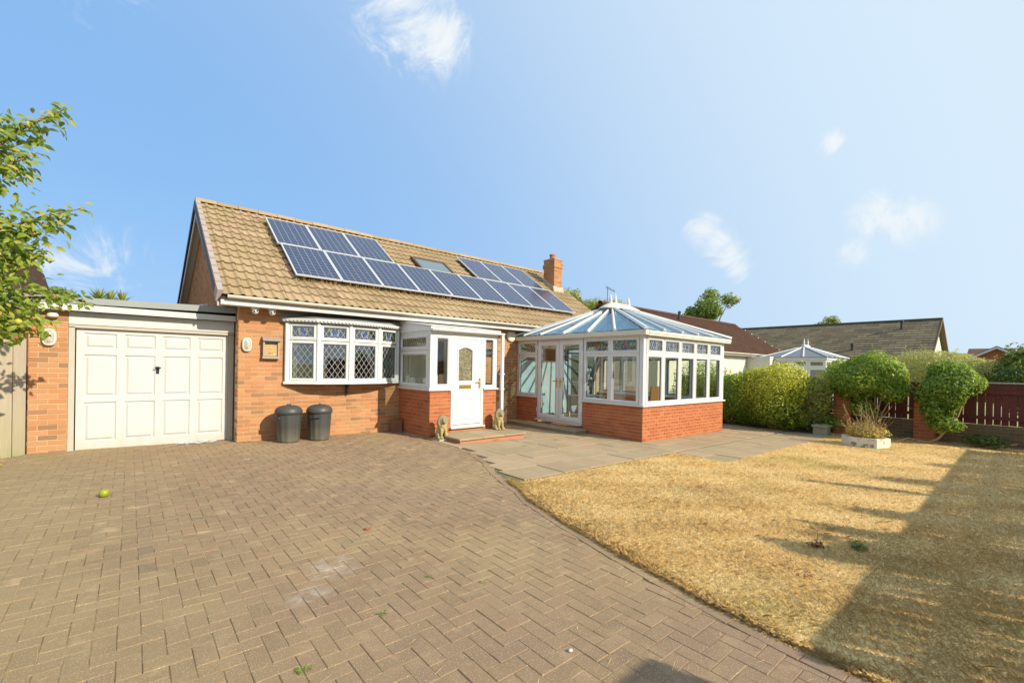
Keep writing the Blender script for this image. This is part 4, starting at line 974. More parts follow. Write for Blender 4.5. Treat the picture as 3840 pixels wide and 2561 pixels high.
for e in (eaveL[0],):
    h = head(e, 'L', 0); dv = (h-e).normalized(); sd_ = dv.cross(Z).normalized(); nn = sd_.cross(dv); q = MB(); wd = .05
    q.add([e+sd_*u+nn*v for u, v in ((-wd, 0), (-wd, .05), (wd, .05), (wd, 0))]+[h+sd_*u+nn*v for u, v in ((-wd, 0), (-wd, .05), (wd, .05), (wd, 0))], [(0, 1, 5, 4), (1, 2, 6, 5), (2, 3, 7, 6), (3, 0, 4, 7), (0, 1, 2, 3), (4, 5, 6, 7)]); q.build('glazing_bar', M['white_upvc'], cons)
# ridge boss and finials
mb = MB(); vs = []; fs = []; n = 28
for rr, zz in ((.36, -.075), (.35, -.045), (.22, .03), (.11, .08), (.05, .11)):
    for k in range(n):
        a = 2*math.pi*k/n; x = (RA.x if math.cos(a) < 0 else RB.x)+rr*1.0*math.cos(a); vs.append((x, YR+rr*.95*math.sin(a), RZc+zz))
for r in range(4):
    for k in range(n): fs.append((r*n+k, r*n+(k+1) % n, (r+1)*n+(k+1) % n, (r+1)*n+k))
fs += [tuple(range(n)), tuple(range(4*n, 5*n))]
mb.add(vs, fs); boss = mb.build('ridge_cap', M['cream_upvc'], cons)
for x, hh in ((RA.x-.02, .23), (RA.x+.20, .26), (RB.x+.02, .24)):
    mb = MB(); mb.lathe([(.055, 0), (.06, .03), (.035, .06), (.05, .085), (.042, .12), (.02, .20), (.004, hh+.03)], (x, YR, RZc+.09), 10); mb.build('finial', M['cream_upvc'], boss, smooth=True)
mb = MB()
for k in range(7):
    x = RA.x+.28+k*(RB.x-RA.x-.32)/6; mb.tube([(x-.04, YR, RZc+.10), (x, YR, RZc+.17), (x+.04, YR, RZc+.10)], .008, 5)
mb.build('ridge_cresting', M['cream_upvc'], boss)
mb = MB(); mb.box(CX+.21, CXR-.21, CY+.21, -.01, .02, .06); mb.build('floor', M['oak_floor'], cons)
mb = MB(); mb.box(7.12, 9.15, -.03, -.010, .08, 1.72); plain('room_wall_pale', (.74, .75, .68), .9, .1); mb.build('white_panel', M['room_wall_pale'], cons)
mb = MB(); mb.box(9.2, 10.6, -.05, -.012, .08, 2.1); ind = mb.build('inner_door', M['white_upvc'], cons)
mb = MB(); mb.box(9.32, 9.84, -.062, -.052, .3, 1.95); mb.box(9.96, 10.48, -.062, -.052, .3, 1.95); mb.build('pane', M['door_glass'], ind)
for k, (x, y, rz, lab) in enumerate(((7.95, -3.35, .3, 'high backed wooden chair behind the corner pane of the conservatory'), (8.75, -3.3, -.2, 'high backed wooden chair behind the second front pane'))):
    c_ = thing('dining_chair', lab, 'chair', (x, y, .06), 'wooden chairs in the conservatory'); c_.rotation_euler.z = 0
    q = MB(); q.M = Matrix.Translation((x, y, .06)) @ Matrix.Rotation(rz, 4, 'Z'); q.box(-.2, .2, -.2, .2, .42, .46); q.build('seat', M['chair_wood'], c_)
    q = MB(); q.M = Matrix.Translation((x, y, .06)) @ Matrix.Rotation(rz, 4, 'Z'); q.prism([(-.2, -.21, .47), (.2, -.21, .47), (.2, -.26, 1.02), (-.2, -.26, 1.02)], (0, 0, 0), (0, .025, 0)); q.build('backrest', M['chair_wood'], c_)
    for sx in (-1, 1):
        for sy in (-1, 1):
            q = MB(); q.M = Matrix.Translation((x, y, .06)) @ Matrix.Rotation(rz, 4, 'Z'); q.box(sx*.18-.02, sx*.18+.02, sy*.18-.02, sy*.18+.02, 0, .418); q.build('leg', M['chair_wood'], c_)
tb = thing('side_table', 'small white table inside the conservatory holding a vase of flowers', 'table', (8.5, -1.4, .06))
mb = MB(); mb.box(8.05, 8.95, -1.75, -1.05, .70, .74); mb.build('top', M['white_paint'], tb)
for sx in (8.1, 8.9):
    for sy in (-1.7, -1.1): q = MB(); q.box(sx-.025, sx+.025, sy-.025, sy+.025, .06, .698); q.build('leg', M['white_paint'], tb)
vz = thing('flower_vase', 'white vase of pale flowers on the table inside the conservatory', 'vase', (8.5, -1.4, .74))
mb = MB(); mb.lathe([(.05, 0), (.09, .1), (.06, .22), (.07, .26)], (8.5, -1.4, .742), 16); mb.build('vase_body', M['white_paint'], vz, smooth=True)
mb = MB()
for k in range(14):
    a = random.uniform(0, 6.28); r = random.uniform(.02, .22); z = 1.18+random.uniform(0, .3); mb.tube([(8.5, -1.4, 1.0), (8.5+r*math.cos(a), -1.4+r*math.sin(a), z)], .004, 4); mb.ball((8.5+r*math.cos(a), -1.4+r*math.sin(a), z), .04, 7, 5)
mb.build('flowers', M['flower_white'], vz)
cs = thing('doorstep', 'long low slab step below the conservatory double doors', 'step', (6.75, -1.4, -.1))
mb = MB(); mb.box(6.62, 7.045, -2.66, -.18, -.3, -.03); mb.build('riser', M['concrete'], cs)
it = []
for i in range(4): it.append((Matrix.Translation((6.57, -2.70+i*.64, .012+random.uniform(-.003, .003))), template(('slab', 'cs'), lambda mb: block(mb, .47, .63, .04, .006)), cs))
pieces(it, 'paving_slab', 'slabs', M['slab'])

# ================================================================== fittings on the walls
def bulkhead(x, y, z, s, label):
    t_ = thing('wall_lamp', label, 'wall lamp', (x, y, z), 'oval bulkhead wall lamps')
    mb = MB().frame((x, y, z), (1, 0, 0), (0, -1, 0)); n = 28
    def ov(a, b, nn): return [(a*math.copysign(abs(math.cos(t_))**.75, math.cos(t_)), nn, b*math.copysign(abs(math.sin(t_))**.75, math.sin(t_))) for t_ in [2*math.pi*k/n for k in range(n)]]
    L = [ov(.085*s, .135*s, 0), ov(.085*s, .135*s, .04), ov(.075*s, .125*s, .06), ov(.058*s, .105*s, .06), ov(.056*s, .10*s, .045)]
    mb.add([p for q in L for p in q], [(r*n+k, r*n+(k+1) % n, (r+1)*n+(k+1) % n, (r+1)*n+k) for r in range(4) for k in range(n)]+[tuple(range(4*n, 5*n))]); b = mb.build('lamp_body', M['lamp_body'], t_)
    mb = MB().frame((x, y, z), (1, 0, 0), (0, -1, 0)); L = [ov(.056*s, .102*s, .047), ov(.054*s, .098*s, .08), ov(.04*s, .075*s, .10), ov(.015*s, .03*s, .105)]
    mb.add([p for q in L for p in q], [(r*n+k, r*n+(k+1) % n, (r+1)*n+(k+1) % n, (r+1)*n+k) for r in range(3) for k in range(n)]+[tuple(range(3*n, 4*n))]); mb.build('diffuser', M['glass_rib'], t_, smooth=True)
    mb = MB().frame((x, y, z), (1, 0, 0), (0, -1, 0)); mb.tube([(0, .055, -.06*s), (0, .065, .06*s)], .022, 8); mb.build('bulb', M['white_paint'], t_)
bulkhead(-2.54, .328, 1.845, 1.0, 'oval bulkhead lamp on the narrow brick pier beside the garage door')
bulkhead(.14, -.003, 1.845, 1.0, 'oval bulkhead lamp on the house wall left of the letter box')
t_ = thing('floodlight_sensor', 'small white sensor under the garage fascia above the bulkhead lamp', 'sensor', (-2.5, .32, 2.2)); mb = MB(); mb.lathe([(.03, 0), (.065, .02), (.07, .05), (.05, .075)], (-2.50, .27, 2.155), 16); mb.box(-2.52, -2.48, .27, .33, 2.19, 2.22); mb.build('sensor_body', M['plastic_white'], t_)
for x, lab in ((.23, 'white twin lens security camera under the eaves nearer the garage'), (.52, 'white twin lens security camera under the eaves nearer the window')):
    t_ = thing('security_camera', lab, 'camera', (x, -.25, 2.55), 'security cameras under the eaves')
    mb = MB(); mb.lathe([(.075, .0), (.07, -.04), (.05, -.05)], (x, -.24, 2.548), 16); mb.build('mount', M['white_upvc'], t_)
    mb = MB(); mb.ball((x, -.25, 2.475), .058, 14, 10); e_ = mb.build('camera_head', M['white_upvc'], t_, smooth=True)
    mb = MB()
    for dx, dz in ((-.022, -.005), (.022, .008)): mb.lathe([(.016, 0), (.016, .01)], (0, 0, 0), 10); mb.v[-20:] = [Vector((x+dx+v.x-.0, -.25-.048-v.z, 2.468+dz+v.y)) for v in mb.v[-20:]]
    mb.build('lens', M['rubber_black'], e_)
t_ = thing('security_camera', 'white security camera on the gable just above the garage roof', 'camera', (-.2, 2.9, 2.7), 'security cameras under the eaves'); mb = MB(); mb.box(-.05, -.003, 2.6, 2.72, 2.62, 2.86); mb.tube([(-.03, 2.66, 2.8), (-.25, 2.66, 2.82)], .022); mb.build('bracket', M['white_upvc'], t_)
mb = MB(); mb.lathe([(.05, 0), (.09, .03), (.09, .13), (.05, .16)], (-.29, 2.66, 2.66), 14); mb.build('camera_head', M['white_upvc'], t_)
t_ = thing('alarm_box', 'cream hexagonal alarm box on the brick between porch and conservatory', 'alarm box', (6.76, 0, 2.38))
mb = MB().frame((6.765, -.003, 2.385), (1, 0, 0), (0, -1, 0)); P = [(-.11, .14), (.11, .14), (.17, .04), (.11, -.11), (.04, -.15), (-.04, -.15), (-.11, -.11), (-.17, .04)]
mb.add([(x, 0, z) for x, z in P]+[(x, .05, z) for x, z in P]+[(x*.75, .075, z*.75) for x, z in P], [(i, (i+1) % 8, (i+1) % 8+8, i+8) for i in range(8)]+[(i+8, (i+1) % 8+8, (i+1) % 8+16, i+16) for i in range(8)]+[tuple(range(16, 24)), tuple(range(8))]); mb.build('cover', M['plastic_white'], t_)
# letter box with numeral
t_ = thing('letter_box', 'rustic wall letter box with a wooden front and a pale figure', 'letter box', (.55, -.003, 1.8))
B = dict(O=(.55, -.003, 1.80), U=(1, 0, 0), N=(0, -1, 0))
mb = MB().frame(**B); mb.box(-.145, .145, 0, .02, -.20, .19); mb.box(-.145, -.115, .02, .09, -.17, .13); mb.box(.115, .145, .02, .09, -.17, .13); mb.box(-.155, .155, .0, .10, -.215, -.172); bx = mb.build('box_body', M['mailbox'], t_)
mb = MB().frame(**B); mb.prism([(-.155, 0, .215), (-.155, .06, .21), (-.155, .135, .13), (-.155, .12, .12), (-.155, 0, .19)], (0, 0, 0), (.31, 0, 0)); mb.build('lid', M['mailbox'], t_)
mb = MB().frame(**B); mb.box(-.11, .11, .045, .06, -.165, .06); fp = mb.build('wooden_front', M['soffit_beige'], t_)
plain('box_wood', (.46, .30, .13), .8, .2, var=.2, nscale=15); fp.data.materials[0] = M['box_wood']
mb = MB().frame(**B); mb.tube([(-.02, .064, .045), (.02, .064, .05), (.03, .064, .035), (.0, .064, -.005), (-.005, .064, -.02)], .007, 5); mb.build('numeral', M['white_paint'], fp)
mb = MB().frame(**B); mb.tube([(-.05, .064, -.12), (-.02, .064, -.10), (.0, .064, -.125), (.03, .064, -.10), (.02, .064, -.13)], .005, 5); mb.build('scroll_motif', M['dark_metal'], fp)
mb = MB().frame(**B); mb.tube([(-.02, .064, -.14), (.06, .064, -.115), (.085, .064, -.13), (.05, .064, -.15)], .005, 5); mb.build('scroll_motif', M['flower_white'], fp)
mb = MB(); mb.box(2.95, 2.985, -.03, -.002, .93, .98); tag(mb.build('sensor_clip', M['plastic_white']), 'tiny white fitting on the brick below the right end of the bow window', 'wall fitting')

# ================================================================== bins, lions, small things
def bin_(x, y, lab, ry):
    z = gz(x); t_ = thing('dustbin', lab, 'dustbin', (x, y, z), 'black ribbed dustbins by the wall'); n = 48
    vs = []; fs = []; rows = [(.175, 0), (.19, .02), (.192, .03), (.225, .55), (.226, .565)]
    for i, (r, h) in enumerate(rows):
        for k in range(n):
            rr = r+(.006 if (k//2) % 2 and i in (2, 3) else 0); a = 2*math.pi*k/n+ry; vs.append((x+rr*math.cos(a), y+rr*math.sin(a), z+h))
    for i in range(len(rows)-1):
        for k in range(n): fs.append((i*n+k, i*n+(k+1) % n, (i+1)*n+(k+1) % n, (i+1)*n+k))
    fs.append(tuple(range(n-1, -1, -1))); mb = MB(); mb.add(vs, fs); mb.build('bin_body', M['bin_plastic'], t_)
    mb = MB(); mb.lathe([(.235, .545), (.245, .55), (.248, .60), (.238, .615), (.236, .63), (.215, .66), (.17, .69), (.10, .71), (.03, .717)], (x, y, z), 40); ld = mb.build('lid', M['bin_plastic'], t_, smooth=True)
    mb = MB(); mb.M = Matrix.Translation((x, y, z+.71)) @ Matrix.Rotation(ry, 4, 'Z'); mb.tube([(-.05, 0, -.01), (-.04, 0, .015), (.04, 0, .015), (.05, 0, -.01)], .012); mb.build('handle', M['bin_plastic'], ld)
    for s in (-1, 1):
        mb = MB(); mb.M = Matrix.Translation((x, y, z)) @ Matrix.Rotation(ry, 4, 'Z'); mb.box(s*.222 if s > 0 else -.262, .262 if s > 0 else -.222, -.06, .06, .47, .50); mb.build('side_handle', M['bin_plastic'], t_)
bin_(.80, -.42, 'black ribbed dustbin nearer the garage, under the bow window', .4)
bin_(1.37, -.44, 'black ribbed dustbin nearer the porch, under the bow window', 1.1)
def blobmesh(balls, vox=.012):
    mb = MB()
    for c, r, sx, sy, sz in balls: mb.ball(c, r, 14, 10, sx, sy, sz)
    me = bpy.data.meshes.new('b'); me.from_pydata(mb.v, [], mb.f); bm = bmesh.new(); bm.from_mesh(me); bmesh.ops.recalc_face_normals(bm, faces=bm.faces); bm.to_mesh(me); bm.free()
    o = bpy.data.objects.new('b', me); col.objects.link(o); md = o.modifiers.new('r', 'REMESH'); md.mode = 'VOXEL'; md.voxel_size = vox
    sm = o.modifiers.new('s', 'SMOOTH'); sm.factor = .5; sm.iterations = 1
    dg = bpy.context.evaluated_depsgraph_get(); out = bpy.data.meshes.new_from_object(o.evaluated_get(dg)); bpy.data.objects.remove(o); bpy.data.meshes.remove(me); return out
# seated lion facing -y: haunches, upright chest, straight forelegs with paws, mane, muzzle, ears
LB = [((0, .08, .10), .105, 1, 1.15, .95), ((-.085, .03, .07), .06, .8, 1.4, 1.1), ((.085, .03, .07), .06, .8, 1.4, 1.1), ((-.10, -.05, .025), .032, 1, 1.6, .8), ((.10, -.05, .025), .032, 1, 1.6, .8),
      ((0, .03, .18), .10, 1, 1, 1.2), ((0, -.01, .24), .095, 1, .9, 1.1),
      ((-.048, -.065, .17), .036, 1, 1, 1.5), ((.048, -.065, .17), .036, 1, 1, 1.5), ((-.048, -.075, .10), .030, 1, 1, 2.0), ((.048, -.075, .10), .030, 1, 1, 2.0), ((-.048, -.10, .026), .034, 1, 1.3, .8), ((.048, -.10, .026), .034, 1, 1.3, .8),
      ((0, .0, .345), .105, 1, .95, 1.08), ((-.06, .01, .30), .06, 1, 1, 1.3), ((.06, .01, .30), .06, 1, 1, 1.3), ((0, -.05, .25), .07, 1, .8, 1.2), ((0, .045, .34), .085, 1, 1, 1.2), ((0, -.005, .42), .062, 1.1, 1, .8),
      ((0, -.075, .355), .058, .9, .8, 1.2), ((0, -.115, .335), .036, 1, 1, .8), ((0, -.11, .315), .024, 1, 1, .8), ((-.07, -.03, .425), .020, 1, .7, 1), ((.07, -.03, .425), .020, 1, .7, 1), ((-.028, -.108, .378), .013, 1.3, 1, .8), ((.028, -.108, .378), .013, 1.3, 1, .8)]
for k in range(16):
    a = 2*math.pi*k/16; LB.append(((.10*math.cos(a), -.035, .345+.105*math.sin(a)), .026, 1, .9, 1))
lion_me = blobmesh(LB, .0085)
def lion(x, y, z, rz, lab, plinth):
    t_ = thing('lion_statue', lab, 'statue', (x, y, z), 'stone lions flanking the front door')
    h = 0
    if plinth:
        h = .045; mb = MB(); mb.M = Matrix.Translation((x, y, z)) @ Matrix.Rotation(rz, 4, 'Z'); mb.box(-.12, .12, -.15, .19, 0, .045); mb.build('plinth', M['concrete'], t_)
    me = lion_me.copy(); me.materials.clear(); me.materials.append(M['lion_stone']); o = bpy.data.objects.new('lion_body', me); col.objects.link(o); o.parent = t_
    me.polygons.foreach_set('use_smooth', [True]*len(me.polygons)); o.location = (0, 0, h-.003); o.rotation_euler.z = rz; o.scale = (1.0, 1.0, 1.04)
lion(3.46, -1.74, -.06, R(-8), 'seated stone lion on a small plinth left of the front door', True)
lion(5.02, -1.70, .046, R(-4), 'seated stone lion without a plinth at the right end of the doorstep', False)
def weed(x, y, r, lab, n=40, m='leaf_green', h=.014, z=None):
    z = gz(x) if z is None else z; V = []; F = []
    for i in range(n):
        a = random.uniform(0, 6.28); q = r*math.sqrt(random.random())*(.55 if y < -5 else 1); c = Vector((x+q*math.cos(a)*1.6, y+q*math.sin(a), z+random.uniform(0, h))); l = random.uniform(.010, .024)*(.6 if y < -5 else 1); d = Vector((math.cos(a), math.sin(a), random.uniform(.1, .9))).normalized()*l; s = d.cross(Z).normalized()*l*.4
        b = len(V); V += [c, c+d*.5+s, c+d, c+d*.5-s]; F.append((b, b+1, b+2, b+3))
    mb = MB(); mb.add(V, F); return tag(mb.build('weed', M[m], recalc=False), lab, 'weed', 'weeds between the paving')
weed(-.90, -7.55, .036, 'largest green weed between the driveway blocks near the camera', 70, 'leaf_privet')
weed(-.38, -7.31, .022, 'round green weed in the driveway to the right of the largest one', 40, 'leaf_green')
weed(.09, -7.05, .018, 'small weed in the driveway below the pale stain', 26)
weed(.35, -7.35, .015, 'small straggly weed in the driveway towards the lawn', 22)
weed(4.45, -3.25, .06, 'weed in the slab joints in front of the doorstep', 40); weed(5.6, -3.0, .05, 'weed in the slab joints between step and conservatory', 30)
weed(9.2, -5.3, .07, 'weed in the slab joints in front of the conservatory wall', 30); weed(6.75, -1.6, .05, 'weed on the conservatory step edge', 30, z=.015); weed(4.4, -2.42, .06, 'moss tuft at the front of the doorstep', 40, 'leaf_olive', z=-.06)
weed(.12, -.06, .09, 'green tuft at the foot of the house corner', 50, 'leaf_olive')
def fruit(x, y, z, r, m, lab):
    mb = MB(); mb.lathe([(.002, .15*r), (.25*r, -.05*r+.05*r), (.6*r, -.0), (.92*r, .35*r), (1.0*r, .8*r), (.95*r, 1.2*r), (.7*r, 1.6*r), (.35*r, 1.72*r), (.08*r, 1.6*r), (.002, 1.55*r)], (x, y, z), 16); return tag(mb.build('fallen_apple', M[m], None, smooth=True), lab, 'apple')
fruit(-1.76, -3.25, gz(-1.76), .046, 'apple_green', 'bright green fallen apple lying on the driveway')
mb = MB(); mb.prism([(.08, -5.9, .0), (.10, -5.86, .015), (.14, -5.86, .005), (.15, -5.90, .02), (.115, -5.915, .005)], (0, 0, -.016), (0, 0, -.012)); mb.ball((.11, -5.89, .0), .016, 8, 6, 1.3, .9, .8); tag(mb.build('fallen_leaf', M['red_leaf']), 'crumpled dark red leaf on the driveway', 'leaf')
mb = MB(); mb.ball((.25, -8.26, -.008), .011, 8, 6, 1.3, .9, .7); tag(mb.build('pebble', M['stone_white']), 'white pebble on the driveway near the bottom edge', 'pebble')
# scrap of clear plastic film by the garage door
V = []; F = []; nx, ny = 18, 7; random.seed(3)
for j in range(ny):
    for i in range(nx):
        u, v = i/(nx-1), j/(ny-1); V.append((-.92+u*.62, .12+v*.22*(1-.3*u)+.02*math.sin(9*u), .012+.05*random.random()*math.sin(math.pi*u)*math.sin(math.pi*v)+.01*math.sin(u*20)))
for j in range(ny-1):
    for i in range(nx-1):
        if random.random() < .85: F.append((j*nx+i, j*nx+i+1, (j+1)*nx+i+1, (j+1)*nx+i))
mb = MB(); mb.add(V, F); tag(mb.build('plastic_film', M['film'], recalc=False), 'crumpled clear plastic film on the ground at the garage door', 'plastic scrap')
mb = MB(); mb.box(3.06, 3.27, -.30, -.10, -.06, .24); tag(mb.build('brick_stub', M['brick_old']), 'short red brick stub in the corner between window wall and porch', 'brick stub')
# ================================================================== debris strip on the left
rows = []
V = []; F = []
for i in range(2600):
    x = -3.4+.55*random.random()**1.3; y = random.uniform(-6, .25)
    if x > -2.95+.35*max(0, (-y)/2) and random.random() < .8: continue
    l = random.uniform(.006, .03); a = random.uniform(0, 6.28); c = Vector((x, y, gz(x)+random.uniform(-.01, .012))); d = Vector((math.cos(a), math.sin(a), random.uniform(-.1, .3)))*l; s = Vector((-math.sin(a), math.cos(a), random.uniform(-.3, .3)))*l*.6
    b = len(V); V += [c-d, c+s, c+d, c-s]; F.append((b, b+1, b+2, b+3))
mb = MB(); mb.add(V, F); tag(mb.build('leaf_litter', M['leaf_dry'], recalc=False), 'dry leaf litter along the left edge of the driveway', 'leaf litter', kind='stuff')
# straws and crumbs of dry grass blown over the drive
V = []; F = []
for i in range(900):
    x, y = random.uniform(-3, 3), random.uniform(-9.5, -.3)
    if not inpoly(DRIVE, x, y) or random.random() > .35+.65*max(0, 1-abs(x-1.6)/2): continue
    l = random.uniform(.02, .09); a = random.uniform(-.5, .7)+random.choice([0, 3.14]); p0 = Vector((x, y, gz(x)+.004)); d = Vector((math.cos(a), math.sin(a), 0))*l; s = Vector((-math.sin(a), math.cos(a), 0))*.0022
    b = len(V); V += [p0-s, p0+d-s*.3+Vector((0, 0, .006)), p0+s]; F.append((b, b+1, b+2))
mb = MB(); mb.add(V, F); tag(mb.build('straw_litter', M['straw'], recalc=False), 'loose dry grass stems scattered over the driveway', 'litter', kind='stuff')
# ================================================================== boundaries
def fence(name, lab, P0, U, N, L, zb, zt, base_h, pitch, wd, gap_lo, rails, m, bm_, rail_side=1, cap=True):
    """pales on rails over a low brick wall"""
    t_ = thing(name, lab, 'fence', P0); P0 = Vector(P0)
    mb = MB().frame(P0, U, N); mb.box(0, L, -.10, -.006, -.3, base_h-.01); bw = mb.build('base_wall', M['mortar_grey'], t_)
    bi = []; courses(bi, bw, P0-Z*P0.z, U, N, P0.z-.05, P0.z+base_h, lambda z: [(0, L)])
    pieces(bi, 'brick', 'bricks', M[bm_], 250)
    pi = []
    n = int(L/pitch)
    for i in range(n):
        h = zt-zb-gap_lo+random.uniform(-.006, .006)
        key = template(('pale', round(h, 2), wd), lambda mb, h=h: mb.box(0, wd, -.008, .008, 0, h))
        pi.append((basis(P0+Vector(U)*(i*pitch+random.uniform(-.012, .012))-Vector(N)*.045+Z*(gap_lo+random.uniform(-.004, .004)), U, N) @ Matrix.Rotation(random.uniform(-.006, .006), 4, 'Y'), key, t_))
    pieces(pi, 'pale', 'pales', M[m])
    for z in rails:
        q = MB().frame(P0, U, N); a = -.036 if rail_side > 0 else -.092; q.box(0, L, a, a+.036, z, z+.08); q.build('rail', M[m], t_)
    if cap: q = MB().frame(P0, U, N); q.box(-.0, L, -.09, -.0, zt-zb+.012, zt-zb+.04); q.build('cap_rail', M['timber_jamb'], t_)
    return t_
FX = 13.72
fence('boundary_fence', 'dark red pale fence on a low brick wall beside the dry lawn', (FX, -1.2, -.14), (0, -1, 0), (-1, 0, 0), 10.8, -.14, 1.31, .50, .125, .116, .50, (.62, 1.22), 'timber_red', 'brick_moss')
fence('front_fence', 'pale fence on a low brick wall along the street side of the lawn', (2.25, -11.95, -.04), (1, 0, 0), (0, 1, 0), 11.4, -.04, 1.72, .42, .160, .141, .46, (.66, 1.45), 'timber_red', 'brick_old')
def pier(x, y, wd, h, lab, m='brick_red', cap=False):
    z = gz(x)-.03; t_ = thing('brick_pier', lab, 'pier', (x, y, z), 'brick piers of the garden wall')
    mb = MB(); mb.box(x-wd/2+.007, x+wd/2-.007, y-wd/2+.007, y+wd/2-.007, z-.1, z+h-.012); c = mb.build('core', M['mortar_red'], t_); bi = []
    for U, N in (((1, 0, 0), (0, -1, 0)), ((0, -1, 0), (-1, 0, 0)), ((0, 1, 0), (1, 0, 0)), ((-1, 0, 0), (0, 1, 0))):
        O = Vector((x, y, 0))+Vector(N)*wd/2-Vector(U)*wd/2; courses(bi, c, O, U, N, z, z+h, lambda zz: [(0, wd)], 0 if N[0] == 0 else 1)
    pieces(bi, 'brick', 'bricks', M[m])
    if cap: q = MB(); q.box(x-wd/2-.02, x+wd/2+.02, y-wd/2-.02, y+wd/2+.02, z+h+.0, z+h+.06); q.build('coping', M['concrete'], t_)
pier(13.35, -6.42, .40, 1.28, 'brick pier between the yellow shrub and the round bush on stems'); pier(13.62, -8.05, .40, .98, 'low brick pier half hidden behind the right hand round bush')
pier(1.47, -11.95, .42, 1.93, 'tall brick gate pier at the street end of the driveway', 'brick_orange', True)
lf = thing('board_fence', 'weathered grey close boarded fence left of the brick pier', 'fence', (-3.2, .3, -.03))
for i in range(12):
    x1 = -2.785-i*.142; q = MB().frame((x1-.136, .30, -.06), (1, 0, 0), (0, -1, 0)); q.cbox(0, .136, -.02, .004*(i % 2), 0, 1.86+random.uniform(-.008, .008), .004); q.build('board', M['timber_grey'], lf)
q = MB(); q.box(-4.6, -2.92, .275, .325, 1.81, 1.86); q.build('cap_rail', M['timber_grey'], lf)
# ================================================================== foliage
def leaf_arrays(C, Nn, size, seed=1, asp=.5, fold=.25):
    """one folded four-point leaf per centre"""
    r = np.random.default_rng(seed); n = len(C)
    Nn = Nn+r.normal(0, .45, (n, 3)); Nn /= np.linalg.norm(Nn, axis=1)[:, None]
    T = r.normal(0, 1, (n, 3)); T -= (T*Nn).sum(1)[:, None]*Nn; T /= np.linalg.norm(T, axis=1)[:, None]; B = np.cross(Nn, T)
    L = (size*r.uniform(.5, 1.4, n))[:, None]; tip = C+T*L*.5-Nn*L*fold*.5; root = C-T*L*.5
    a = C+B*L*asp*.5+Nn*L*fold*.25-T*L*.08; b = C-B*L*asp*.5+Nn*L*fold*.25-T*L*.08
    V = np.stack([root, a, tip, b], 1).reshape(-1, 3); F = np.arange(4*n).reshape(n, 4); return V, F
def shell(n, c, rad, seed, inner=.35, lump=.18, freq=3., cut=None):
    r = np.random.default_rng(seed); d = r.normal(0, 1, (n, 3)); d /= np.linalg.norm(d, axis=1)[:, None]
    ph = r.uniform(0, 6.28, (6, 3)); k = np.zeros(n)
    for j in range(6): k += np.sin(d @ (r.normal(0, freq, 3))+ph[j, 0])/6
    f = (1-inner*r.random(n)**1.6)*(1+lump*k*2); P = np.array(c)+d*np.array(rad)*f[:, None]
    if cut is not None: m = P[:, 2] > cut; P, d = P[m], d[m]
    return P, d/np.array(rad)*np.mean(rad)
def foliage(name, par, P, N, size, m, seed=1, asp=.5):
    V, F = leaf_arrays(P, N, size, seed, asp); o0 = np.array(ORG.get(par, (0, 0, 0))); return link(name, numesh(name, V-o0, F), M[m], par)
def bush(name, lab, cat, base, blobs, size, m, stems=(), group=None, asp=.5, bark='bark_pale', core=None):
    t_ = thing(name, lab, cat, base, group); Ps, Ns = [], []
    for i, (n, c, rad, kw) in enumerate(blobs):
        P, N = shell(n, c, rad, 100+i*7+int(abs(base[1])*13), **kw); Ps.append(P); Ns.append(N)
        if n > 1500:                               # stray shoots standing out of the outline
            q_ = np.random.default_rng(int(n+i)); k_ = q_.choice(len(P), max(30, n//130)); k_ = k_[N[k_][:, 2] > -.2]
            for j_ in k_:
                dd = N[j_]/np.linalg.norm(N[j_])+q_.normal(0, .45, 3)+np.array([0, 0, .5]); dd /= np.linalg.norm(dd); ln = q_.uniform(.08, .26); m_ = int(ln/.022)
                tt = np.linspace(-.05, ln, m_)[:, None]; Ps.append(P[j_]+dd*tt+q_.normal(0, .016, (m_, 3))); Ns.append(np.tile(np.array([0, -.4, .8]), (m_, 1))+q_.normal(0, .5, (m_, 3)))
    foliage('crown', t_, np.vstack(Ps), np.vstack(Ns), size, m, 3, asp)
    for s in stems:
        q = MB(); q.tube(s[0], s[1], 7); q.build('stem', M[bark], t_, smooth=True)
    return t_
def stemset(x, y, z, tops, r=.03):
    out = []
    for tx, ty, tz in tops:
        k = Vector((random.uniform(-.05, .05), random.uniform(-.05, .05), 0)); a = Vector((x, y, z))+k; b = Vector((tx, ty, tz)); m1 = a.lerp(b, .5)+Vector((random.uniform(-.07, .07), random.uniform(-.08, .08), .04)); out.append(([a, m1, b], [r, r*.8, r*.5]))
    return out
random.seed(12)
# hedge along the right boundary behind the conservatory
bush('privet_hedge', 'dark green clipped hedge between the conservatory and the yellow shrub', 'hedge', (12.9, -3.6, -.14),
     [(5000, (13.1, -4.6, .12), (.55, 2.1, .34), dict(inner=.8, lump=.2, cut=-.13)), (9000, (13.1, -2.7, .75), (.75, 1.2, 1.0), dict(inner=.4, lump=.16)), (7000, (12.95, -3.9, .72), (.75, .9, .86), dict(inner=.4, lump=.18))], .07, 'leaf_privet', stemset(12.9, -3.6, -.14, [(12.7, -3.0, .7), (12.8, -3.9, .7), (12.5, -3.5, .5)], .025))
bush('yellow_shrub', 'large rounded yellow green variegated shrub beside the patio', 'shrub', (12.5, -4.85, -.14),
     [(15000, (12.7, -4.8, .92), (.85, .95, .93), dict(inner=.4, lump=.22, freq=2.2)), (3600, (12.45, -5.1, .42), (.66, .85, .55), dict(inner=.5, lump=.25)), (1500, (12.5, -4.5, 1.25), (.45, .5, .45), dict(inner=.8, lump=.4)), (900, (12.6, -5.3, 1.15), (.5, .5, .5), dict(inner=.9, lump=.4))], .06, 'leaf_variegated', stemset(12.6, -4.9, -.14, [(12.4, -4.5, .4), (12.4, -5.2, .4), (12.6, -4.9, .6)], .025))
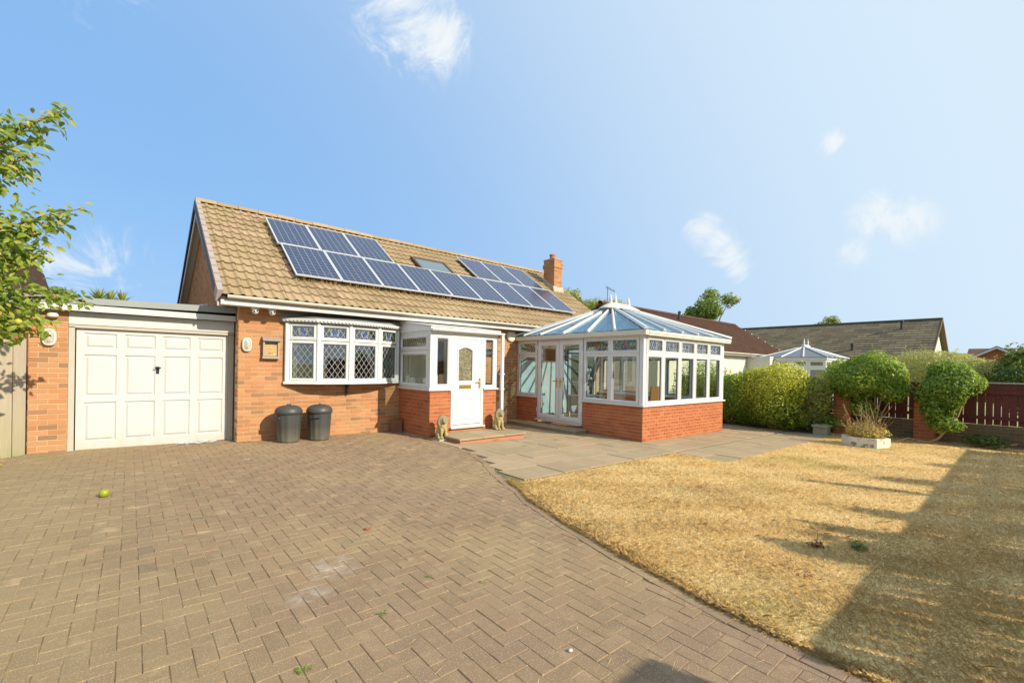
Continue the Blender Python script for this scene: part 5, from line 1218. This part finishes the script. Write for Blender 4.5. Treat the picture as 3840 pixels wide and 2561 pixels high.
bush('olive_shrub', 'thinner olive green shrub with bare stems right of the yellow one', 'shrub', (12.9, -5.85, -.14),
     [(8500, (13.0, -5.75, .86), (.66, .66, .60), dict(inner=.6, lump=.28)), (4200, (13.0, -5.7, .4), (.5, .62, .5), dict(inner=.8, lump=.2))], .06, 'leaf_olive', stemset(12.9, -5.9, -.14, [(12.6, -5.5, .8), (12.7, -6.0, .9), (12.5, -5.8, .7), (12.9, -6.15, 1.0), (12.75, -6.25, .85), (12.7, -5.7, .9)], .016))
bush('round_bush', 'round topped green bush on bare stems behind the white planter', 'shrub', (13.1, -7.1, -.14),
     [(10500, (13.1, -7.0, 1.42), (.62, .72, .54), dict(inner=.45, lump=.26, freq=2.4)), (2200, (13.15, -6.7, 1.12), (.5, .5, .36), dict(inner=.5, lump=.16)), (1600, (13.05, -7.5, 1.05), (.4, .35, .28), dict(inner=.5, lump=.16)), (700, (13.0, -6.9, .6), (.25, .3, .25), dict(inner=.8))], .075, 'leaf_privet',
     stemset(13.1, -7.15, -.14, [(13.0, -6.75, 1.0), (13.1, -6.95, 1.05), (13.0, -7.15, 1.0), (12.95, -7.3, .95), (13.1, -7.5, 1.0), (13.2, -7.0, 1.0), (12.85, -7.0, .9)], .026), 'round bushes in front of the fence')
bush('round_bush', 'round green bush on one leaning stem in front of the low pier', 'shrub', (13.1, -8.45, -.14),
     [(10500, (13.1, -8.48, 1.22), (.52, .54, .56), dict(inner=.45, lump=.24, freq=2.4)), (2000, (13.05, -8.35, .72), (.36, .34, .36), dict(inner=.5, lump=.2)), (900, (12.95, -8.45, .36), (.26, .34, .2), dict(inner=.8, lump=.2))], .075, 'leaf_green',
     [([(13.0, -8.15, -.14), (12.95, -8.35, .0), (12.95, -8.55, .3), (13.0, -8.62, .75)], [.035, .03, .026, .018]), ([(12.95, -8.4, .1), (13.0, -8.45, .45), (13.0, -8.4, .8)], [.024, .02, .014]), ([(12.95, -8.5, .3), (12.95, -8.68, .55), (12.98, -8.75, .85)], [.018, .016, .012])], 'round bushes in front of the fence')
bush('feathery_hedge', 'pale feathery topped hedge beyond the red fence', 'hedge', (15.3, -8.1, -.14),
     [(19000, (15.3, -8.0, 1.58), (.7, 1.0, .60), dict(inner=.4, lump=.12)), (8000, (15.3, -8.8, 1.42), (.5, .65, .55), dict(inner=.4, lump=.1))], .075, 'leaf_feather', stemset(15.3, -8.1, -.14, [(15.2, -7.7, 1.3), (15.2, -8.4, 1.3)], .03), asp=.22)
bush('dark_bush', 'dark glossy bush rising above the right end of the fence', 'shrub', (15.2, -9.7, -.14),
     [(8000, (15.2, -9.75, 1.3), (.7, .75, .78), dict(inner=.4, lump=.16)), (300, (15.1, -9.6, 2.05), (.25, .4, .3), dict(inner=.9, lump=.3))], .085, 'leaf_dark', stemset(15.2, -9.7, -.14, [(15.0, -9.5, 1.9), (15.1, -9.9, 2.1), (15.2, -9.3, 1.7)], .02))
bush('lime_bush', 'bright green bush right of the far white conservatory', 'shrub', (20, -4.6, -.14), [(3000, (20.5, -4.75, 1.5), (.6, .75, .55), dict(inner=.4, lump=.1))], .09, 'leaf_privet', stemset(20.5, -4.75, -.14, [(20.5, -4.75, 1.3)], .04))
bush('low_plant', 'small dark leafy plant at the foot of the fence', 'plant', (13.3, -9.15, -.14), [(420, (13.25, -9.1, .02), (.25, .38, .16), dict(inner=.6, cut=-.12))], .085, 'leaf_dark', [])
# shrubs behind the street fence, whose tops throw shade on the lawn
for x, h, wd, lab in ((4.75, 2.45, .42, 'shrub behind the street fence nearest the gate pier'), (6.25, 2.34, .16, 'middle shrub behind the street fence'), (7.75, 2.82, .05, 'slender shrub rising highest behind the street fence'), (8.7, 2.42, .2, 'bushy shrub behind the street fence beside the slender one'), (10.9, 2.2, .25, 'shrub behind the street fence farthest from the gate'),):
    bush('street_shrub', lab, 'shrub', (x, -12.35, -.1), ([(2600, (x, -12.4, h-.5), (wd*1.3, .2, .5), dict(inner=.6, lump=.25))] if wd < .3 else [(3200, (x-.3, -12.4, h-.42), (.24, .2, .42), dict(inner=.5, lump=.35, freq=4.)), (2600, (x+.05, -12.4, h-.62), (.3, .2, .45), dict(inner=.5, lump=.4, freq=4.)), (2200, (x+.45, -12.4, h-.55), (.2, .2, .45), dict(inner=.6, lump=.4, freq=4.))])+[(2600, (x+.05, -12.4, 1.3), (.42, .28, .6), dict(inner=.5, lump=.3)), (900, (x, -12.4, .7), (.4, .25, .6), dict(inner=.6))], .06, 'leaf_green', stemset(x, -12.4, -.1, [(x, -12.4, h-.3)], .02), 'shrubs behind the street fence')
# trees
def tree(name, lab, base, top, blobs, size, m, r=.16, group=None):
    t_ = thing(name, lab, 'tree', base, group); q = MB(); b = Vector(base)
    tp = Vector(top); q.tube([b, b.lerp(tp, .5)+Vector((.1, .05, 0)), tp], [r, r*.75, r*.4], 8)
    for n, c, rad, kw in blobs: q.tube([b.lerp(tp, .55), b.lerp(tp, .7).lerp(Vector(c), .5), Vector(c)], [r*.4, r*.3, r*.1], 5)
    q.build('trunk', M['bark'], t_, smooth=True); Ps, Ns = [], []
    for i, (n, c, rad, kw) in enumerate(blobs):
        P, N = shell(n, c, rad, 300+i*11+int(base[0]*3), **kw); Ps.append(P); Ns.append(N)
    foliage('crown', t_, np.vstack(Ps), np.vstack(Ns), size, m, 5); return t_
def cluster(c, rad, n, k, seed, sz=.45):
    r = random.Random(seed); out = []
    for i in range(k):
        d = Vector((r.gauss(0, 1), r.gauss(0, 1), r.gauss(0, 1))).normalized()*r.uniform(.45, .85); s = r.uniform(.7, 1.2)*sz
        out.append((n, (c[0]+d.x*rad[0], c[1]+d.y*rad[1], c[2]+d.z*rad[2]), (rad[0]*s, rad[1]*s, rad[2]*s), dict(inner=.7, lump=.25)))
    return out
tree('maple_tree', 'leafy tree with an open crown above the brown neighbouring roof', (36, 8.2, -.2), (36, 8.2, 6.6), cluster((36, 8.1, 6.75), (1.9, 2.1, 1.75), 380, 16, 4, .40), .24, 'leaf_far')
tree('background_tree', 'bushy tree behind the brown neighbouring roof right of the chimney', (36, 19.8, -.2), (36, 19.8, 7.0), cluster((36.2, 19.8, 7.6), (3.0, 2.4, 1.6), 420, 16, 9, .42), .24, 'leaf_olive')
tree('background_tree', 'thin leafy tree just beside the chimney stack', (31.2, 20, -.2), (31.2, 20, 7.0), cluster((31.6, 20, 7.4), (1.5, 1.2, 1.7), 300, 9, 21, .40), .22, 'leaf_olive')
tree('background_tree', 'rounded treetop showing over the ridge of the grey tiled roof', (47, 3.0, -.2), (47, 3, 5.6), cluster((47, 2.6, 5.6), (1.4, 1.4, .95), 420, 10, 15, .5), .24, 'leaf_far')
tree('background_tree', 'tree tips showing over the left end of the garage roof', (-3.6, 13.5, -.2), (-3.6, 13.5, 3.2), cluster((-3.5, 13.5, 3.85), (.8, .5, .42), 120, 9, 18, .4), .12, 'leaf_far', .1)
pm = thing('cordyline_palm', 'spiky palm tops poking above the middle of the garage roof', 'palm', (-2.15, 12, -.1)); q = MB(); q.tube([(-2.15, 12, -.1), (-2.15, 12, 2.9)], [.1, .07], 8); q.tube([(-2.15, 12, 2.6), (-1.8, 12, 3.25)], [.06, .05], 6); q.tube([(-2.15, 12, 2.6), (-2.4, 12, 3.3)], [.06, .05], 6); q.build('trunk', M['bark'], pm)
q = MB(); r_ = random.Random(3)
for cx, cz in ((-2.42, 3.62), (-2.12, 3.58), (-1.80, 3.58)):
    for k in range(46):
        a = r_.uniform(0, 6.28); e = r_.uniform(.25, 1.5); l = r_.uniform(.35, .62); d = Vector((math.cos(a)*math.cos(e), math.sin(a)*math.cos(e), math.sin(e))); s = d.cross(Z).normalized()*.022; p = Vector((cx, 12, cz)); q.add([p-s, p+d*l*.6-s, p+d*l-Z*.02, p+d*l*.6+s, p+s], [(0, 1, 2, 3, 4)])
q.build('fronds', M['leaf_olive'], pm, recalc=False)
# apple tree reaching in on the left
at = thing('apple_tree', 'apple tree with fruit reaching in from the left over the board fence', 'tree', (-4.1, -2.0, -.05))
limbs = [[(-4.1, -2, -.05), (-4.05, -2, 1.0), (-3.8, -2.0, 2.0), (-3.4, -2, 2.9), (-3.0, -2, 3.6), (-2.62, -2.0, 4.18), (-2.33, -2.0, 4.48), (-2.2, -2, 4.6)], [(-3.8, -2, 2.0), (-3.2, -1.9, 2.6), (-2.8, -1.95, 2.95), (-2.4, -2, 3.22), (-2.02, -2, 3.42)],
         [(-4.0, -2, 1.4), (-3.4, -1.8, 1.95), (-2.95, -1.9, 2.15), (-2.55, -1.95, 2.1), (-2.42, -2, 1.85)], [(-3.4, -2, 2.9), (-3.0, -2.1, 3.35), (-2.7, -2.1, 3.7), (-2.42, -2.05, 3.98)], [(-2.95, -1.9, 2.15), (-2.6, -1.7, 2.25), (-2.25, -1.6, 2.3), (-2.02, -1.55, 2.28)],
         [(-3.2, -1.9, 2.6), (-2.8, -2, 2.6), (-2.5, -2, 2.75), (-2.34, -2, 2.78)], [(-3.4, -1.8, 1.95), (-2.9, -1.75, 2.2), (-2.5, -1.7, 2.35)]]
for i, l in enumerate(limbs):
    q = MB(); r0 = .09 if i == 0 else .035; q.tube(l, [max(.004, r0*(1-k/(len(l)-.6))**1.2) for k in range(len(l))], 7); q.build('trunk' if i == 0 else 'branch', M['bark'], at, smooth=True)
LP = []; rr = random.Random(8)
def spray(p, n, sp, twig=None):
    for _ in range(int(n*.72)+1): LP.append((Vector(p)+Vector((rr.gauss(0, sp), rr.gauss(0, sp*1.3), rr.gauss(0, sp))), Vector((rr.gauss(0, .5), rr.gauss(0, .5)-.4, .6))))
for i, l in enumerate(limbs):
    pts_ = [Vector(p) for p in l]
    for a, b in list(zip(pts_, pts_[1:]))[(2 if i == 0 else 1):]:
        for k in range(5):
            last = b == pts_[-1]; spray(a.lerp(b, (k+.5)/5), rr.randint(10, 15) if not last else rr.randint(6, 9), .085 if not last else .045)
for c, n, sp in (((-2.72, -2, 4.05), 170, .14), ((-2.5, -2, 4.2), 60, .08), ((-2.85, -2, 3.7), 120, .13), ((-2.62, -2, 3.72), 60, .08), ((-2.9, -2, 3.05), 260, .19), ((-2.55, -2, 3.02), 170, .12), ((-2.3, -2, 3.2), 60, .08), ((-2.78, -2, 2.72), 230, .16), ((-2.58, -2, 2.72), 90, .1), ((-2.75, -1.95, 2.35), 230, .14), ((-2.72, -1.95, 2.0), 230, .13), ((-2.5, -1.9, 1.9), 80, .08), ((-2.8, -2, 1.84), 130, .1), ((-2.45, -1.8, 2.25), 40, .07)): spray(c, n, sp)
def leafm(mb, L=.105):
    W = L*.5; vs = []
    for x, w_, z in ((0, .0, 0), (.25, .72, -.03), (.55, 1.0, -.10), (.8, .6, -.22), (1, 0, -.36)):
        if w_ == 0: vs.append((x*L, 0, z*L))
        else: vs += [(x*L, -w_*W/2, z*L+.16*w_*W), (x*L, 0, z*L), (x*L, w_*W/2, z*L+.16*w_*W)]
    mb.add(vs, [(0, 2, 1), (0, 3, 2), (1, 2, 5, 4), (2, 3, 6, 5), (4, 5, 8, 7), (5, 6, 9, 8), (7, 8, 10), (8, 9, 10)])
kl = template('leaf', leafm); li = []
for p, nrm_ in LP:
    nrm_ = nrm_.normalized(); a = Vector((rr.gauss(0, 1)+.3, rr.gauss(0, 1), rr.gauss(0, .7)-.5)); a = (a-nrm_*a.dot(nrm_)).normalized(); b = nrm_.cross(a); s = rr.uniform(.7, 1.2)
    li.append((Matrix(((a.x*s, b.x*s, nrm_.x*s, p.x), (a.y*s, b.y*s, nrm_.y*s, p.y), (a.z*s, b.z*s, nrm_.z*s, p.z), (0, 0, 0, 1))), kl, at))
pieces(li, 'leaf', 'leaves', M['leaf_apple'], 300)
for x, y, z, m in ((-2.56, -2.12, 1.93, 'apple_yellow'), (-2.44, -2.1, 1.86, 'apple_red'), (-2.75, -2.2, 2.0, 'apple_green')):
    q = MB(); q.ball((x, y, z), .036, 12, 8); q.build('apple', M[m], at, smooth=True)
# planter
pt = thing('planter', 'low cracked white hexagonal planter full of dry grasses on the lawn', 'planter', (11.22, -7.33, -.14))
hexp = [(11.22+.44*math.cos(R(218+60*k)), -7.33+.44*math.sin(R(218+60*k))) for k in range(6)]; ins = [(11.22+.36*math.cos(R(218+60*k)), -7.33+.36*math.sin(R(218+60*k))) for k in range(6)]
q = MB(); q.add([(x, y, -.16) for x, y in hexp]+[(x, y, .07) for x, y in hexp]+[(x, y, .07) for x, y in ins]+[(x, y, .02) for x, y in ins], [(r*6+k, r*6+(k+1) % 6, (r+1)*6+(k+1) % 6, (r+1)*6+k) for r in range(3) for k in range(6)]); q.build('planter_wall', M['planter_paint'], pt)
q = MB(); q.add([(x, y, .05) for x, y in ins], [tuple(range(6))]); q.build('soil', M['earth'], pt)
dp_ = bush('dry_plants', 'tuft of straw coloured and green stems growing in the white planter', 'plant', (11.22, -7.33, .05), [(3000, (11.22, -7.33, .14), (.38, .38, .20), dict(inner=.8, lump=.3, cut=.03))], .05, 'leaf_dry', [], asp=.3)
q = MB(); rs = random.Random(4)
for k in range(170):
    a = rs.uniform(0, 6.28); r0 = rs.uniform(0, .36); x, y = 11.22+r0*math.cos(a), -7.33+r0*math.sin(a); h = rs.choice([.2, .25, .3, .3, .35, .4, .5, .75])*rs.uniform(.7, 1.05); lx, ly = rs.gauss(0, .14), rs.gauss(0, .14)+.1*h; q.tube([(x, y, .05), (x+lx*.4, y+ly*.4, .05+h*.6), (x+lx, y+ly, .05+h)], [.005, .004, .003], 4)
    if rs.random() < .4: q.ball((x+lx, y+ly, .05+h), .012, 5, 4)
q.build('stalks', M['bark_pale'], dp_)
tr = thing('stone_trough', 'small square stone trough at the foot of the olive shrub', 'trough', (12.5, -6.1, -.14)); q = MB(); q.box(12.35, 12.65, -6.3, -5.98, -.14, .06); q.build('basin', M['trough_stone'], tr); q = MB(); q.box(12.32, 12.68, -6.33, -5.95, .062, .12); q.build('rim', M['trough_stone'], tr)
q = MB(); q.tube([(11.5, -7.75, -.05), (12.0, -7.95, .05), (12.5, -8.4, -.08)], .006, 4); q.tube([(11.8, -8.6, .05), (11.6, -8.9, -.02), (12.3, -9.3, .02), (12.9, -9.6, .05)], .005, 4); tag(q.build('bramble_stem', M['bark']), 'thin bare bramble stem trailing over the lawn near the fence', 'stem')
random.seed(31)
bush('red_weed', 'low reddish weed in the lawn by the shadow edge', 'weed', (3.05, -8.75, -.05), [(60, (3.1, -8.6, -.03), (.10, .07, .05), dict(inner=.8, cut=-.06))], .04, 'red_leaf', [([(3.05, -8.6, -.05), (3.08, -8.62, .05), (3.06, -8.62, .12)], [.004, .003, .002])])
bush('green_weed', 'dark green weed tuft in the lawn at the tip of a shadow', 'weed', (3.4, -8.9, -.05), [(90, (3.35, -8.85, -.03), (.10, .08, .05), dict(inner=.8, cut=-.06))], .04, 'leaf_dark', [])
bush('red_weed', 'flat reddish weed in the sunny lawn farther from the fence shadow', 'weed', (2.35, -8.75, -.05), [(36, (2.35, -8.75, -.04), (.08, .06, .035), dict(inner=.8, cut=-.06))], .03, 'red_leaf', [])

# ================================================================== dry lawn grass
r = np.random.default_rng(42)
def grass_pts(n):
    out = []; got = 0; poly = LAWN; px_ = np.array([p[0] for p in poly]); py_ = np.array([p[1] for p in poly])
    while got < n:
        m = 60000; x = r.uniform(1.1, 13.7, m); y = r.uniform(-11.9, -5.3, m)
        d = np.hypot(x-CAM.x, y-CAM.y); keep = r.random(m) < np.clip((4.2/d)**1.25, .06, 1)
        # in front of the camera only roughly
        f = (x-CAM.x)*fw.x+(y-CAM.y)*fw.y; keep &= f > .8
        x, y = x[keep], y[keep]; inside = np.zeros(len(x), bool); j = len(px_)-1
        for i in range(len(px_)):
            c = ((py_[i] > y) != (py_[j] > y)) & (x < (px_[j]-px_[i])*(y-py_[i])/(py_[j]-py_[i]+1e-12)+px_[i]); inside ^= c; j = i
        x, y = x[inside], y[inside]; out.append(np.stack([x, y], 1)); got += len(x)
    return np.vstack(out)[:n]
def blades(P, hmin, hmax, wd, flat, name):
    n = len(P); x, y = P[:, 0], P[:, 1]; z = np.clip(-.015-.0115*x, -.14, .02)-.003
    d = np.hypot(x-CAM.x, y-CAM.y); ws = wd*np.clip(d/4.5, .8, 2.6); h = r.uniform(hmin, hmax, n)*(1+.2*np.sin(x*5.1+y*2)*np.sin(y*4.3)); a = r.uniform(0, 2*np.pi, n)
    # matted: tufts lie roughly the same way
    a = a*.8+1.1*np.sin(x*1.7+1)+1.0*np.cos(y*2.1+x*.6)
    lean = r.uniform(flat[0], flat[1], n); dx, dy = np.cos(a)*lean, np.sin(a)*lean; b0 = np.stack([x, y, z], 1); s = np.stack([-np.sin(a), np.cos(a), np.zeros(n)], 1)*ws[:, None]
    up_ = np.sqrt(np.clip(1-lean**2, .05, 1)); mid = b0+np.stack([dx*.5, dy*.5, up_*.62], 1)*h[:, None]; tip = b0+np.stack([dx*1.15, dy*1.15, up_*.8], 1)*h[:, None]
    V = np.stack([b0-s, b0+s, mid+s*.8, tip, mid-s*.8], 1).reshape(-1, 3); F = np.arange(5*n).reshape(n, 5); return V, F
Pg = grass_pts(430000); V1, F1 = blades(Pg, .014, .038, .0010, (.35, .95), 'g'); P2 = grass_pts(6000); V2, F2 = blades(P2, .04, .09, .0008, (.8, .995), 'g')
# shaggy edge along the drive
E_ = np.array([(x+r.uniform(0, .10), y, 0) for k in range(9000) for x, y, a in [along_pts[int(r.integers(len(along_pts)))]]]) if False else None
ed = along(EDGE[5:], .004); ed = [(x+.04+abs(random.gauss(0, .035)), y+random.uniform(-.02, .02)) for x, y, a in ed for _ in range(14)]
V3, F3 = blades(np.array(ed), .02, .07, .0011, (.3, .97), 'g')
V = np.vstack([V1, V2, V3]); F = np.vstack([F1, F2+len(V1), F3+len(V1)+len(V2)])
o = link('dry_grass', numesh('dry_grass', V, F), M['straw'], kind='stuff'); tag(o, 'parched straw coloured lawn grass', 'grass')

# ================================================================== neighbouring houses
def roof_field(items, par, O, U, S, L, H, tw, th, key, off=.03, stagger=False, skip=None):
    U, S = Vector(U), Vector(S).normalized(); Nn = U.cross(S)
    if Nn.z < 0: Nn = -Nn
    for r_i in range(int(H/th)+1):
        for c in range(int(L/tw)+1):
            u = c*tw-(tw/2 if stagger and r_i % 2 else 0); s = r_i*th
            if u > L-.12 or s > H-.05: continue
            half = u+tw > L+.1; kk = template('half_'+key, lambda mb, tw=tw: mb.box(.008, tw/2-.008, 0, .34, -.015, .02)) if half else key
            P = Vector(O)+U*u+S*s+Nn*off
            items.append((Matrix(((U.x, S.x, Nn.x, P.x), (U.y, S.y, Nn.y, P.y), (U.z, S.z, Nn.z, P.z), (0, 0, 0, 1))) @ Matrix.Rotation(R(-3.5)+random.uniform(-.008, .008), 4, 'X'), kk, par))
h2 = thing('neighbour_bungalow', 'pale bungalow under a long dark brown pantiled roof beyond the hedge', 'house', (22, 1, -.15))
HY, HZ, HRZ, HRY, HX0, HX1 = -.10, 2.46, 4.50, 3.05, 14.6, 28.6
q = MB(); q.box(HX0+.3, HX1-.3, .25, 6, -.3, 2.5); q.build('wall', M['pale_render'], h2)
hs2 = (HRZ-HZ)/(HRY-HY)
q = MB(); q.prism([(HX0, HY, HZ), (HX0, HRY, HRZ), (HX0, 6.3, HZ), (HX0, 6.3, HZ-.08), (HX0, HRY, HRZ-.1), (HX0, HY, HZ-.08)], (0, 0, 0), (HX1-HX0, 0, 0)); rf2 = q.build('roof', M['roof_brown'], h2)
kb = template('btile', lambda mb: pantile(mb, .297, .36, 8, .024)); ti = []
roof_field(ti, rf2, (HX0, HY-.03, HZ-.02), (1, 0, 0), (0, 1, hs2), HX1-HX0, math.hypot(HRY-HY, HRZ-HZ), .30, .325, kb)
pieces(ti, 'roof_tile', 'roof_tiles', M['roof_brown'], 300)
ri_ = [(Matrix.Translation((HX0+i*.448, HRY, HRZ+.06)), kr, rf2) for i in range(31)]; pieces(ri_, 'ridge_tile', 'ridge_tiles', M['roof_brown'])
q = MB(); q.box(HX0, HX1, HY+.04, HY+.06, HZ-.16, HZ-.01); q.build('fascia', M['white_paint'], h2); gutter(h2, HX0, HX1, HY-.03, HZ-.02, .06)
q = MB()
for k in range(8): q.box(HX1-.06, HX1+.01, HY+.1+k*.4, HY+.18+k*.4, HZ+.1+k*.4*hs2, HZ+.17+k*.4*hs2)
q.build('verge_clip', M['pale_render'], rf2)
q = MB(); q.lathe([(.055, 0), (.055, .3), (.08, .31), (.08, .40), (.04, .44)], (20.55, 2.5, 4.2), 10); q.build('vent_pipe', M['dark_metal'], rf2)
for x0, x1, z0 in ((19.0, 21.0, .9), (21.4, 23.3, .9)): casement(h2, (0, .245, 0), (1, 0, 0), (0, -1, 0), x0, x1, z0, 2.2, .10, 'glass_neighbour'); 
q = MB(); q.box(23.5, 24.0, -.9, .24, -.3, 2.3); q.build('porch_wing', M['white_paint'], h2)
q = MB(); q.tube([(24.1, -.2, 2.35), (24.1, -.2, 0)], .035); q.build('downpipe', M['white_upvc'], h2)
# the neighbour's conservatory
c2 = thing('neighbour_conservatory', 'small white conservatory with grey glass roof beyond the yellow shrub', 'conservatory', (25.5, -2, -.15))
x0, x1, y0, y1 = 24.1, 27.7, -3.18, -.25
q = MB(); q.box(x0+.02, x1-.02, y0+.02, y1, -.3, .7); q.build('dwarf_wall', M['white_paint'], c2); q = MB(); q.box(x0-.06, x1+.06, y0-.06, y1, 2.14, 2.26); q.build('eaves_beam', M['white_upvc'], c2)
for i in range(4): B = dict(O=(x0, y1, 0), U=(0, -1, 0), N=(-1, 0, 0)); casement(c2, B['O'], B['U'], B['N'], i*.73, i*.73+.72, 1.75, 2.13, .09, 'glass_neighbour'); casement(c2, B['O'], B['U'], B['N'], i*.73, i*.73+.72, .72, 1.74, .09, 'glass_neighbour')
for i in range(4): B = dict(O=(x0, y0, 0), U=(1, 0, 0), N=(0, -1, 0)); casement(c2, B['O'], B['U'], B['N'], i*.9, i*.9+.88, 1.75, 2.13, .09, 'glass_neighbour'); casement(c2, B['O'], B['U'], B['N'], i*.9, i*.9+.88, .72, 1.74, .09, 'glass_neighbour')
a, b = Vector((25.6, -1.8, 2.86)), Vector((26.2, -1.8, 2.86)); cor = [Vector((x0-.1, y1, 2.27)), Vector((x0-.1, y0-.1, 2.27)), Vector((x1+.1, y0-.1, 2.27)), Vector((x1+.1, y1, 2.27))]
t = NT('far_roof_glass'); M['far_roof_glass'] = t.done(t.bsdf((.12, .13, .15), .15, .5))
for P in ([cor[0], cor[1], a], [cor[1], cor[2], b, a], [cor[2], cor[3], b], [cor[3], cor[0], a, b]): q = MB(); q.prism(P, (0, 0, -.02), (0, 0, 0)); q.build('roof_pane', M['far_roof_glass'], c2)
q = MB()
for e, h in [(cor[0], a), (cor[1], a), (cor[2], b), (cor[0].lerp(cor[1], .33), a), (cor[0].lerp(cor[1], .66), a)]+[(cor[1].lerp(cor[2], k/5), a.lerp(b, k/5)) for k in range(1, 5)]: q = MB(); q.tube([e+Z*.02, h+Z*.02], .035, 6); q.build('glazing_bar', M['white_upvc'], c2)
q = MB(); q.tube([a-Vector((.15, 0, -.03)), b+Vector((.15, 0, .03))], .09, 8); rc = q.build('ridge_cap', M['white_upvc'], c2)
for x in (25.6, 26.2): q = MB(); q.lathe([(.06, 0), (.03, .1), (.05, .14), (.005, .38)], (x, -1.8, 2.94), 8); q.build('finial', M['white_upvc'], rc)
# grey tiled house across the end
h3 = thing('grey_roof_house', 'bungalow with a broad weathered grey brown tiled roof at the end of the row', 'house', (36, -1, -.2))
ex, rx, ez, rz, ya, yb = 32.4, 36.4, 2.35, 4.93, -6.0, 9.0
q = MB(); q.box(ex+.3, rx*2-ex-.3, ya+.25, yb-.3, -.3, 2.4); q.prism([(ex+.35, ya+.25, 2.4), (rx*2-ex-.35, ya+.25, 2.4), (rx, ya+.25, rz-.15)], (0, 0, 0), (0, .3, 0)); q.build('wall', M['pale_render'], h3)
q = MB(); q.prism([(ex, ya, ez), (rx, ya, rz), (2*rx-ex, ya, ez), (2*rx-ex, ya, ez-.12), (rx, ya, rz-.14), (ex, ya, ez-.12)], (0, 0, 0), (0, yb-ya, 0)); rf3 = q.build('roof', M['roof_grey'], h3)
def flat_tile(mb): mb.box(.008, .592, 0, .34, -.015, .02)
kf = template('flat', flat_tile); ti = []; roof_field(ti, rf3, (ex-.03, yb, ez-.02), (0, -1, 0), (rx-ex, 0, rz-ez), yb-ya, math.hypot(rx-ex, rz-ez), .60, .30, kf, .04, True); pieces(ti, 'roof_tile', 'roof_tiles', M['roof_grey'], 300)
q = MB(); q.box(rx-.15, rx+.15, ya-.02, yb, rz+.02, rz+.09); q.build('ridge', M['roof_grey'], rf3)
q = MB(); q.prism([(ex-.02, ya-.03, ez-.12), (rx, ya-.03, rz-.10), (2*rx-ex, ya-.03, ez-.12), (2*rx-ex, ya-.03, ez+.06), (rx, ya-.03, rz+.10), (ex-.02, ya-.03, ez+.06)], (0, 0, 0), (0, .03, 0)); q.build('barge_board', M['timber_brown'], h3)
q = MB(); q.lathe([(.07, 0), (.07, .55), (.10, .56), (.10, .70)], (35.4, -4.25, 4.2), 10); q.build('vent_pipe', M['dark_metal'], rf3)
q = MB(); q.lathe([(.08, 0), (.08, .35), (.11, .36), (.1, .5)], (33.3, -2.2, 2.9), 10); q.build('vent_pipe', M['dark_metal'], rf3)
# brown gabled house far right and a low roof beside it
h4 = thing('brown_gable_house', 'distant brown brick house with a white edged gable at the far right', 'house', (46, -10, -.2))
yc, hw = -7.95, 1.75
q = MB(); q.box(45, 52, -15, -6.4, -.3, 2.55); q.prism([(45.0, yc-hw+.2, 2.55), (45.0, yc+hw-.2, 2.55), (45.0, yc, 3.45)], (0, 0, 0), (6, 0, 0)); q.build('wall', M['brick_gable'], h4)
q = MB()
for s in (-1, 1): q.prism([(44.75, yc+s*hw, 2.5), (44.75, yc, 3.5), (44.75, yc, 3.62), (44.75, yc+s*(hw+.12), 2.56)], (0, 0, 0), (6, 0, 0))
q.prism([(46, -15, 2.55), (46, -6.3, 2.55), (48.5, -6.3, 3.5), (48.5, -15, 3.5)], (0, 0, 0), (0, 0, .1)); q.build('roof', M['roof_far'], h4)
q = MB()
for s in (-1, 1): q.prism([(44.7, yc+s*hw, 2.42), (44.7, yc, 3.42), (44.7, yc, 3.56), (44.7, yc+s*(hw+.1), 2.54)], (0, 0, 0), (.04, 0, 0))
q.build('barge_board', M['white_paint'], h4); casement(h4, (44.98, yc+.9, 0), (0, -1, 0), (-1, 0, 0), .75, 1.5, 1.3, 2.1, .12, 'glass_neighbour')
h5 = thing('distant_house', 'distant low roof just right of the grey gable', 'house', (48, -5.8, -.2)); q = MB(); q.box(48, 54, -8, -4, -.3, 2.5); q.build('wall', M['brick_gable'], h5); q = MB(); q.prism([(47.8, -8.1, 2.5), (47.8, -3.9, 2.5), (50, -3.9, 3.2), (50, -8.1, 3.2)], (0, 0, 0), (0, 0, .1)); q.build('roof', M['roof_grey'], h5)
ae = thing('tv_aerial', 'television aerial on a mast behind the brown roof', 'aerial', (22, 8, 4)); q = MB(); q.tube([(21.55, 8, 4.5), (21.55, 8, 6.72)], .02, 6); q.build('mast', M['dark_metal'], ae); q = MB(); q.tube([(21.45, 8.05, 6.72), (22.15, 7.9, 6.5)], .02, 5)
for k in range(7): p = Vector((21.45, 8.05, 6.72)).lerp(Vector((22.15, 7.9, 6.5)), k/6); q.tube([p-Vector((.02, .0, .12)), p+Vector((.02, 0, .12))], .008, 4)
q.build('antenna', M['dark_metal'], ae)
# house behind the apple tree on the left
h6 = thing('left_neighbour_house', 'brown gabled house partly hidden by the apple tree', 'house', (-7, 6, -.1))
q = MB(); q.box(-9, -3.45, 4.76, 11, -.3, 2.7); q.build('wall', M['brick_gable'], h6)
GP = [(-3.38, 2.72), (-3.80, 4.35), (-6.2, 6.1), (-8.6, 4.35), (-9.0, 2.72)]
q = MB(); q.prism([(x, 5.2, z) for x, z in GP], (0, 0, 0), (0, .2, 0)); q.build('gable', M['soffit_beige'], h6)
q = MB(); GI = [(x-.10 if x > -6.2 else (x+.10 if x < -6.2 else x), z-.08) for x, z in GP]; q.prism([(x, 5.0, z) for x, z in GP+GI[::-1]], (0, 0, 0), (0, 7, 0)); q.build('roof', M['roof_brown'], h6)
q = MB(); q.box(-9, -3.36, 4.7, 4.75, 2.62, 2.80); q.build('fascia', M['white_paint'], h6)
